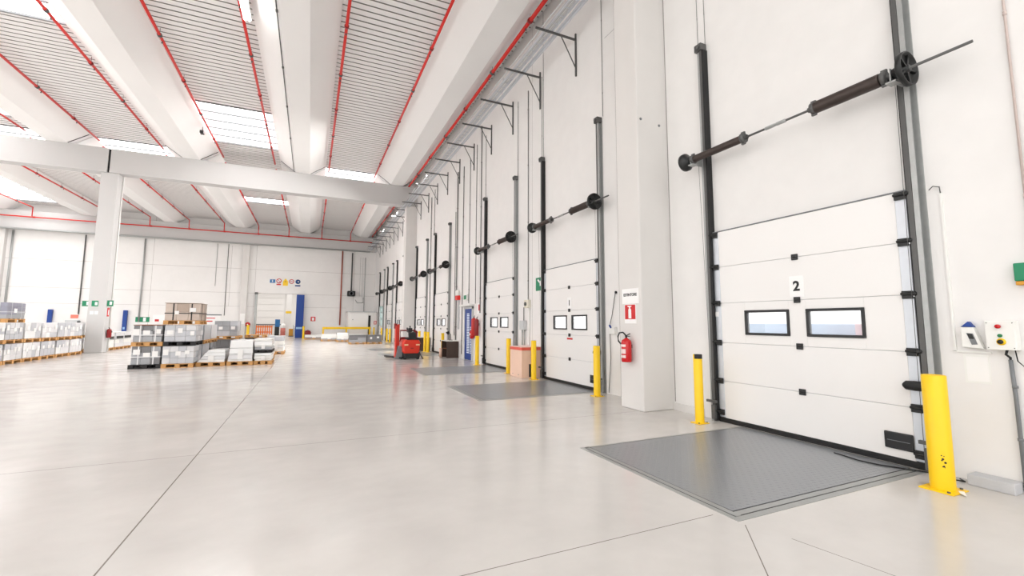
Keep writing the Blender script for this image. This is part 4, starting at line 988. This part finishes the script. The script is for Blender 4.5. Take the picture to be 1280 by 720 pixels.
def curtain_post(x0, x1, z1, label, y=49.6, d0=.25):
    t = thing('blue_door_post', ((x0 + x1) / 2, y, 0), label, 'door post')
    m = MB(); m.box(x0, x1, 49.98 - 2 * d0, 49.98, .02, z1); m.build('casing', blue_paint, t, .03)
    m = MB(); m.box(x0 + .08, x1 - .08, 49.97 - 2 * d0, 49.985 - 2 * d0, .9, 1.1); m.build('sticker', mat('sticker_blue', srgb(150, 190, 226), .4), t)
curtain_post(-1.33, -.62, 4.36, 'tall blue door post at the edge of the open doorway')
curtain_post(-15.05, -14.75, 2.58, 'blue door post on the end wall between the pillar and the charcoal loads', d0=.12)
curtain_post(-20.0, -19.72, 2.58, 'blue door post on the end wall above the long pallet row', d0=.12)
t = thing('door_frame_post', (-4.9, 49.8, 0), 'grey steel post at the outer edge of the open doorway', 'door post')
m = MB(); m.box(-5.0, -4.8, 49.7, 50, 0, 4.4); m.build('post', galv, t)
m = MB(); m.box(-5.03, -4.77, 49.68, 50, 4.3, 4.5); m.build('cap', dark_galv, t)
extinguisher(-.15, 49.55, .02, .3, .75, 'stout red wheeled extinguisher beside the tall blue door post', False, dark_red)
bollard(-.55, 49.0, .1, 'yellow bollard at the foot of the tall blue door post', 1.2)
bollard(-5.35, 49.0, .12, 'yellow bollard at the outer edge of the open doorway', 1.3)
# signs over the doorway
def sign(x, z, label): return thing('wall_sign', (x, 49.98, z), label, 'sign')
Y0 = 49.985
t = sign(-3.6, 5.75, 'blue rectangular sign, first in the row over the open doorway'); m = MB(); m.box(-3.82, -3.35, Y0 - .01, 50, 5.5, 5.85); m.build('board', blue_sign, t); m = MB(); m.box(-3.64, -3.55, Y0 - .015, Y0 - .01, 5.58, 5.8); m.build('pictogram', white_sign, t)
def disc(x, z, r, mm, t, nm, y, h=.01): m = MB(); m.lathe((x, y, z), (0, -1, 0), [(0, 0), (r, 0), (r, h), (0, h)], 24); return m.build(nm, mm, t)
t = sign(-3.0, 5.7, 'red ring prohibition sign with a red caption over the open doorway'); disc(-3.02, 5.72, .24, red_sign, t, 'ring', Y0); disc(-3.02, 5.72, .17, white_sign, t, 'field', Y0 - .01); m = MB(); m.bar((-3.14, Y0 - .022, 5.84), (-2.9, Y0 - .022, 5.6), .02, .04); m.build('slash', red_sign, t); m = MB(); m.box(-3.23, -2.83, Y0 - .01, 50, 5.3, 5.42); m.build('caption', red_sign, t)
t = sign(-2.4, 5.6, 'yellow warning sign in the middle of the row over the open doorway'); m = MB(); m.prism([(-2.66, 5.25), (-2.2, 5.25), (-2.2, 5.68), (-2.43, 6.0), (-2.66, 5.68)], 1, Y0 - .01, 50); m.build('board', yellow_sign, t); m = MB(); m.prism([(-2.52, 5.6), (-2.34, 5.6), (-2.43, 5.82)], 1, Y0 - .014, Y0 - .01); m.build('pictogram', mat('ochre_print', srgb(210, 160, 30), .5), t)
t = sign(-1.85, 5.7, 'red ring prohibition sign without caption over the open doorway'); disc(-1.88, 5.7, .23, red_sign, t, 'ring', Y0); disc(-1.88, 5.7, .165, white_sign, t, 'field', Y0 - .01); m = MB(); m.box(-2.0, -1.76, Y0 - .024, Y0 - .02, 5.67, 5.73); m.build('slash', red_sign, t)
t = sign(-1.3, 5.65, 'round navy sign with a bar below, last in the row over the open doorway'); disc(-1.3, 5.7, .23, navy_sign, t, 'disc', Y0); disc(-1.26, 5.7, .08, pale_grey, t, 'pictogram', Y0 - .01); m = MB(); m.box(-1.55, -1.06, Y0 - .01, 50, 5.22, 5.36); m.build('caption', navy_sign, t)
t = sign(.25, 2.0, 'small red fire sign on the end wall beside the tall blue post'); m = MB(); m.box(.05, .5, Y0 - .01, 50, 1.7, 2.15); m.build('board', red_sign, t); m = MB(); m.box(.17, .38, Y0 - .015, Y0 - .01, 1.77, 2.05); m.build('pictogram', white_sign, t)
t = sign(-13.6, 1.95, 'green and white safety sign on the end wall over the charcoal loads'); m = MB(); m.box(-14.2, -13.2, Y0 - .01, 50, 1.55, 2.0); m.build('board', green_sign, t); m = MB(); m.box(-13.65, -13.45, Y0 - .015, Y0 - .01, 1.6, 1.95); m.build('pictogram', white_sign, t)
t = sign(-12.4, 1.8, 'white notice with red print on the end wall over the silver loads'); m = MB(); m.box(-12.95, -12.0, Y0 - .01, 50, 1.5, 2.2); m.build('board', white_sign, t); m = MB(); m.box(-12.8, -12.5, Y0 - .015, Y0 - .01, 1.6, 1.8); m.build('pictogram', red_sign, t)
t = sign(-8.6, 1.8, 'white board with red stripes on the end wall beside the kraft load'); m = MB(); m.box(-9.3, -7.75, Y0 - .04, 50, 1.35, 2.2); m.build('board', white_sign, t); m = MB(); m.box(-9.2, -8.2, Y0 - .045, Y0 - .04, 1.9, 1.98); m.box(-9.2, -8.4, Y0 - .045, Y0 - .04, 1.6, 1.7); m.build('stripe', red_sign, t); m = MB(); m.box(-9.35, -7.7, Y0 - .06, 50, 2.2, 2.3); m.build('frame', mid_grey, t)
t = sign(-18.2, 2.0, 'red and white notice over a small terminal on the end wall'); m = MB(); m.box(-18.6, -18.1, Y0 - .01, 50, 1.85, 2.15); m.build('board', mat('salmon_sign', srgb(232, 130, 110), .4), t)
t = thing('terminal', (-18.4, 49.7, 1.5), 'small grey terminal on the end wall below the red and white notice', 'terminal'); m = MB(); m.box(-18.8, -17.95, 49.6, 49.985, 1.2, 1.7); m.build('housing', pale_grey, t, .03); m = MB(); m.box(-18.0, -17.85, 49.58, 49.8, 1.1, 1.6); m.build('side', black_steel, t)
t = thing('wall_sign', (-5.95, 49.58, 1.9), 'white paper notice on the end-wall pilaster', 'sign'); m = MB(); m.box(-6.15, -5.75, 49.58, 49.6, 1.4, 2.4); m.build('sheet', paper, t)
t = thing('hose_reel', (-5.45, 49.8, 1.3), 'red hose reel on the end wall beside the pilaster', 'hose reel'); m = MB(); m.lathe((-5.5, 49.95, 1.35), (0, -1, 0), [(0, 0), (.22, 0), (.22, .12), (.1, .16), (0, .16)], 18); m.build('reel', red_gloss, t); m = MB(); m.box(-5.55, -5.45, 49.76, 49.8, 1.3, 1.4); m.build('hub', white_sign, t)
# signs and kit on the free-standing pillar
t = thing('exit_sign', (-10.05, 29.4, 2.5), 'green exit sign flat on the face of the free-standing pillar', 'sign'); m = MB(); m.box(-10.18, -9.92, 29.405, 29.42, 2.36, 2.65); m.build('board', green_sign, t); m = MB(); m.box(-10.05, -9.95, 29.4, 29.405, 2.42, 2.58); m.build('pictogram', white_sign, t)
t = thing('exit_sign', (-9.5, 29.6, 2.5), 'green exit flag sign jutting out on the dock side of the free-standing pillar', 'sign'); m = MB(); m.box(-9.6, -9.35, 29.5, 29.53, 2.38, 2.68); m.build('board', green_sign, t); m = MB(); m.box(-9.5, -9.4, 29.495, 29.5, 2.45, 2.62); m.build('pictogram', white_sign, t)
t = thing('exit_sign', (-10.5, 29.6, 2.5), 'green exit flag sign jutting out on the outer side of the free-standing pillar', 'sign'); m = MB(); m.box(-10.62, -10.33, 29.6, 29.63, 2.36, 2.64); m.build('board', green_sign, t); m = MB(); m.box(-10.45, -10.36, 29.595, 29.6, 2.42, 2.6); m.build('pictogram', white_sign, t)
t = thing('wall_sign', (-10.05, 29.41, 2.0), 'small white paper notices on the face of the free-standing pillar', 'sign'); m = MB(); m.box(-10.22, -10.08, 29.405, 29.42, 1.95, 2.12); m.box(-10.04, -9.9, 29.405, 29.42, 1.95, 2.12); m.build('sheet', paper, t)
t = thing('wall_sign', (-9.6, 29.7, 2.1), 'narrow red and white fire sign on the side of the free-standing pillar', 'sign'); m = MB(); m.box(-9.6, -9.585, 29.6, 29.85, 1.85, 2.3); m.build('board', red_sign, t); m = MB(); m.box(-9.585, -9.58, 29.68, 29.78, 1.92, 2.2); m.build('pictogram', white_sign, t)
extinguisher(-9.47, 29.7, .75, .1, .45, 'dark red extinguisher on the side of the free-standing pillar', False, dark_red)
m = MB(); m.tube((-9.56, 30.0, .05), (-9.56, 30.0, 9.4), .03, 8); tag(m.build('conduit', off_white), 'white pipe running up the side of the free-standing pillar', 'pipe')

# things in the room beyond the doorway
t = thing('barrier', (-5.2, 60, 0), 'orange slatted barrier in the room beyond the doorway', 'barrier')
for z in (.35, .95):
    m = MB(); m.box(-6.1, -4.05, 59.95, 60.03, z, z + .13); m.build('rail', orange_paint, t)
for k in range(9):
    m = MB(); X = -6.0 + k * .23; m.box(X, X + .12, 59.97, 60.02, .12, 1.2); m.build('slat', orange_paint, t)
m = MB(); m.prism([(-6.75, .0), (-6.2, .0), (-6.3, 1.15), (-6.45, 1.15)], 1, 59.9, 60.1); m.build('foot', black_plastic, t)
t = thing('waste_bin', (-3.35, 57, 0), 'dark waste bin with a blue sign in the room beyond the doorway', 'bin')
m = MB(); m.box(-3.6, -3.15, 56.8, 57.2, .02, 1.05); m.build('body', black_steel, t, .04)
m = MB(); m.box(-3.6, -3.1, 56.95, 57.0, 1.05, 1.9); m.build('backboard', blue_sign, t)
t = thing('drum', (-2.8, 56.6, 0), 'white and red drum next to the dark bin beyond the doorway', 'drum')
m = MB(); m.lathe((-2.75, 56.6, .02), (0, 0, 1), [(0, 0), (.24, 0), (.26, .05), (.24, .4), (.26, .45), (.24, .9), (0, .9)], 20); m.build('barrel', mat('drum_rose', srgb(206, 120, 110), .5), t)
m = MB(); m.lathe((-2.75, 56.6, .92), (0, 0, 1), [(.22, 0), (.26, .1), (.24, .4), (.1, .5), (0, .5)], 20); m.build('lid', white_sign, t)
t = thing('crate', (-1.75, 55.4, 0), 'amber crate on the floor beyond the doorway beside the pillar', 'crate')
m = MB(); m.box(-2.1, -1.6, 55.2, 55.8, .08, .85); m.build('body', amber_paint, t, .02)
m = MB(); m.box(-2.12, -1.58, 55.18, 55.82, .0, .08); m.build('foot', dark_galv, t)
t = thing('cage_trolley', (-1.3, 54.6, 0), 'silver cage trolley just inside the doorway beside the blue post', 'trolley')
m = MB()
for z in (.15, .6, 1.05): m.box(-1.65, -.85, 54.3, 54.9, z, z + .04)
for x in (-1.65, -.88):
    for y in (54.3, 54.87): m.box(x, x + .03, y, y + .03, .05, 1.3)
m.build('frame', galv, t)
m = MB(); m.box(-1.6, -.9, 54.32, 54.86, .19, .98); m.build('panel', pale_grey, t)
t = thing('wall_sign', (-2.3, 57.48, 2.8), 'yellow sign on the white pillar beyond the doorway', 'sign'); m = MB(); m.box(-2.6, -2.0, 57.47, 57.5, 2.6, 2.85); m.build('board', yellow_sign, t)

# ------------------------------------------------------------------ camera, light
cam = bpy.data.cameras.new('camera'); co = bpy.data.objects.new('Camera', cam); COL.objects.link(co)
yaw, pit, rol = math.radians(24.465), math.radians(5.674), math.radians(.232)
f0 = Vector((math.sin(yaw), math.cos(yaw), 0)); r0 = Vector((math.cos(yaw), -math.sin(yaw), 0)); u0 = Vector((0, 0, 1))
fw = f0 * math.cos(pit) + u0 * math.sin(pit); up = u0 * math.cos(pit) - f0 * math.sin(pit)
r_ = r0 * math.cos(rol) + up * math.sin(rol); u_ = up * math.cos(rol) - r0 * math.sin(rol)
M = Matrix((r_, u_, -fw)).transposed().to_4x4(); M.translation = Vector((0, 0, 1.6)); co.matrix_world = M
cam.sensor_width = 36; cam.lens = 36 * 551.9 / 1280; cam.shift_y = (348.85 - 360) / 1280; cam.clip_start = .05; cam.clip_end = 300
S.camera = co

w = bpy.data.worlds.new('World'); S.world = w; w.use_nodes = True
bg = w.node_tree.nodes['Background']; bg.inputs[0].default_value = (1, .985, .965, 1); bg.inputs[1].default_value = 1.25

def area(name, loc, rot, sx, sy, power, col=(1, .98, .95)):
    l = bpy.data.lights.new(name, 'AREA'); l.shape = 'RECTANGLE'; l.size = sx; l.size_y = sy; l.energy = power; l.color = col
    o = bpy.data.objects.new(name, l); COL.objects.link(o); o.location = loc; o.rotation_euler = rot; return o
area('far_room_light', (-4, 57, 5.9), (0, 0, 0), 12, 10, 380)

def flood(y, power):
    l = bpy.data.lights.new('floodlight_beam', 'AREA'); l.shape = 'SQUARE'; l.size = .12; l.energy = power; l.color = (1, .98, .95); l.spread = math.radians(125)
    o = bpy.data.objects.new('floodlight_beam', l); COL.objects.link(o); o.location = (5.38, y, 9.5)
    o.rotation_euler = Vector((-1, .3, -.85)).to_track_quat('-Z', 'Y').to_euler()
for y, p_ in ((23.1, 620), (32, 460), (38.5, 200)): flood(y, p_)

S.view_settings.view_transform = 'Standard'; S.view_settings.look = 'None'; S.view_settings.gamma = 1
S.view_settings.use_curve_mapping = False; S.view_settings.exposure = .66
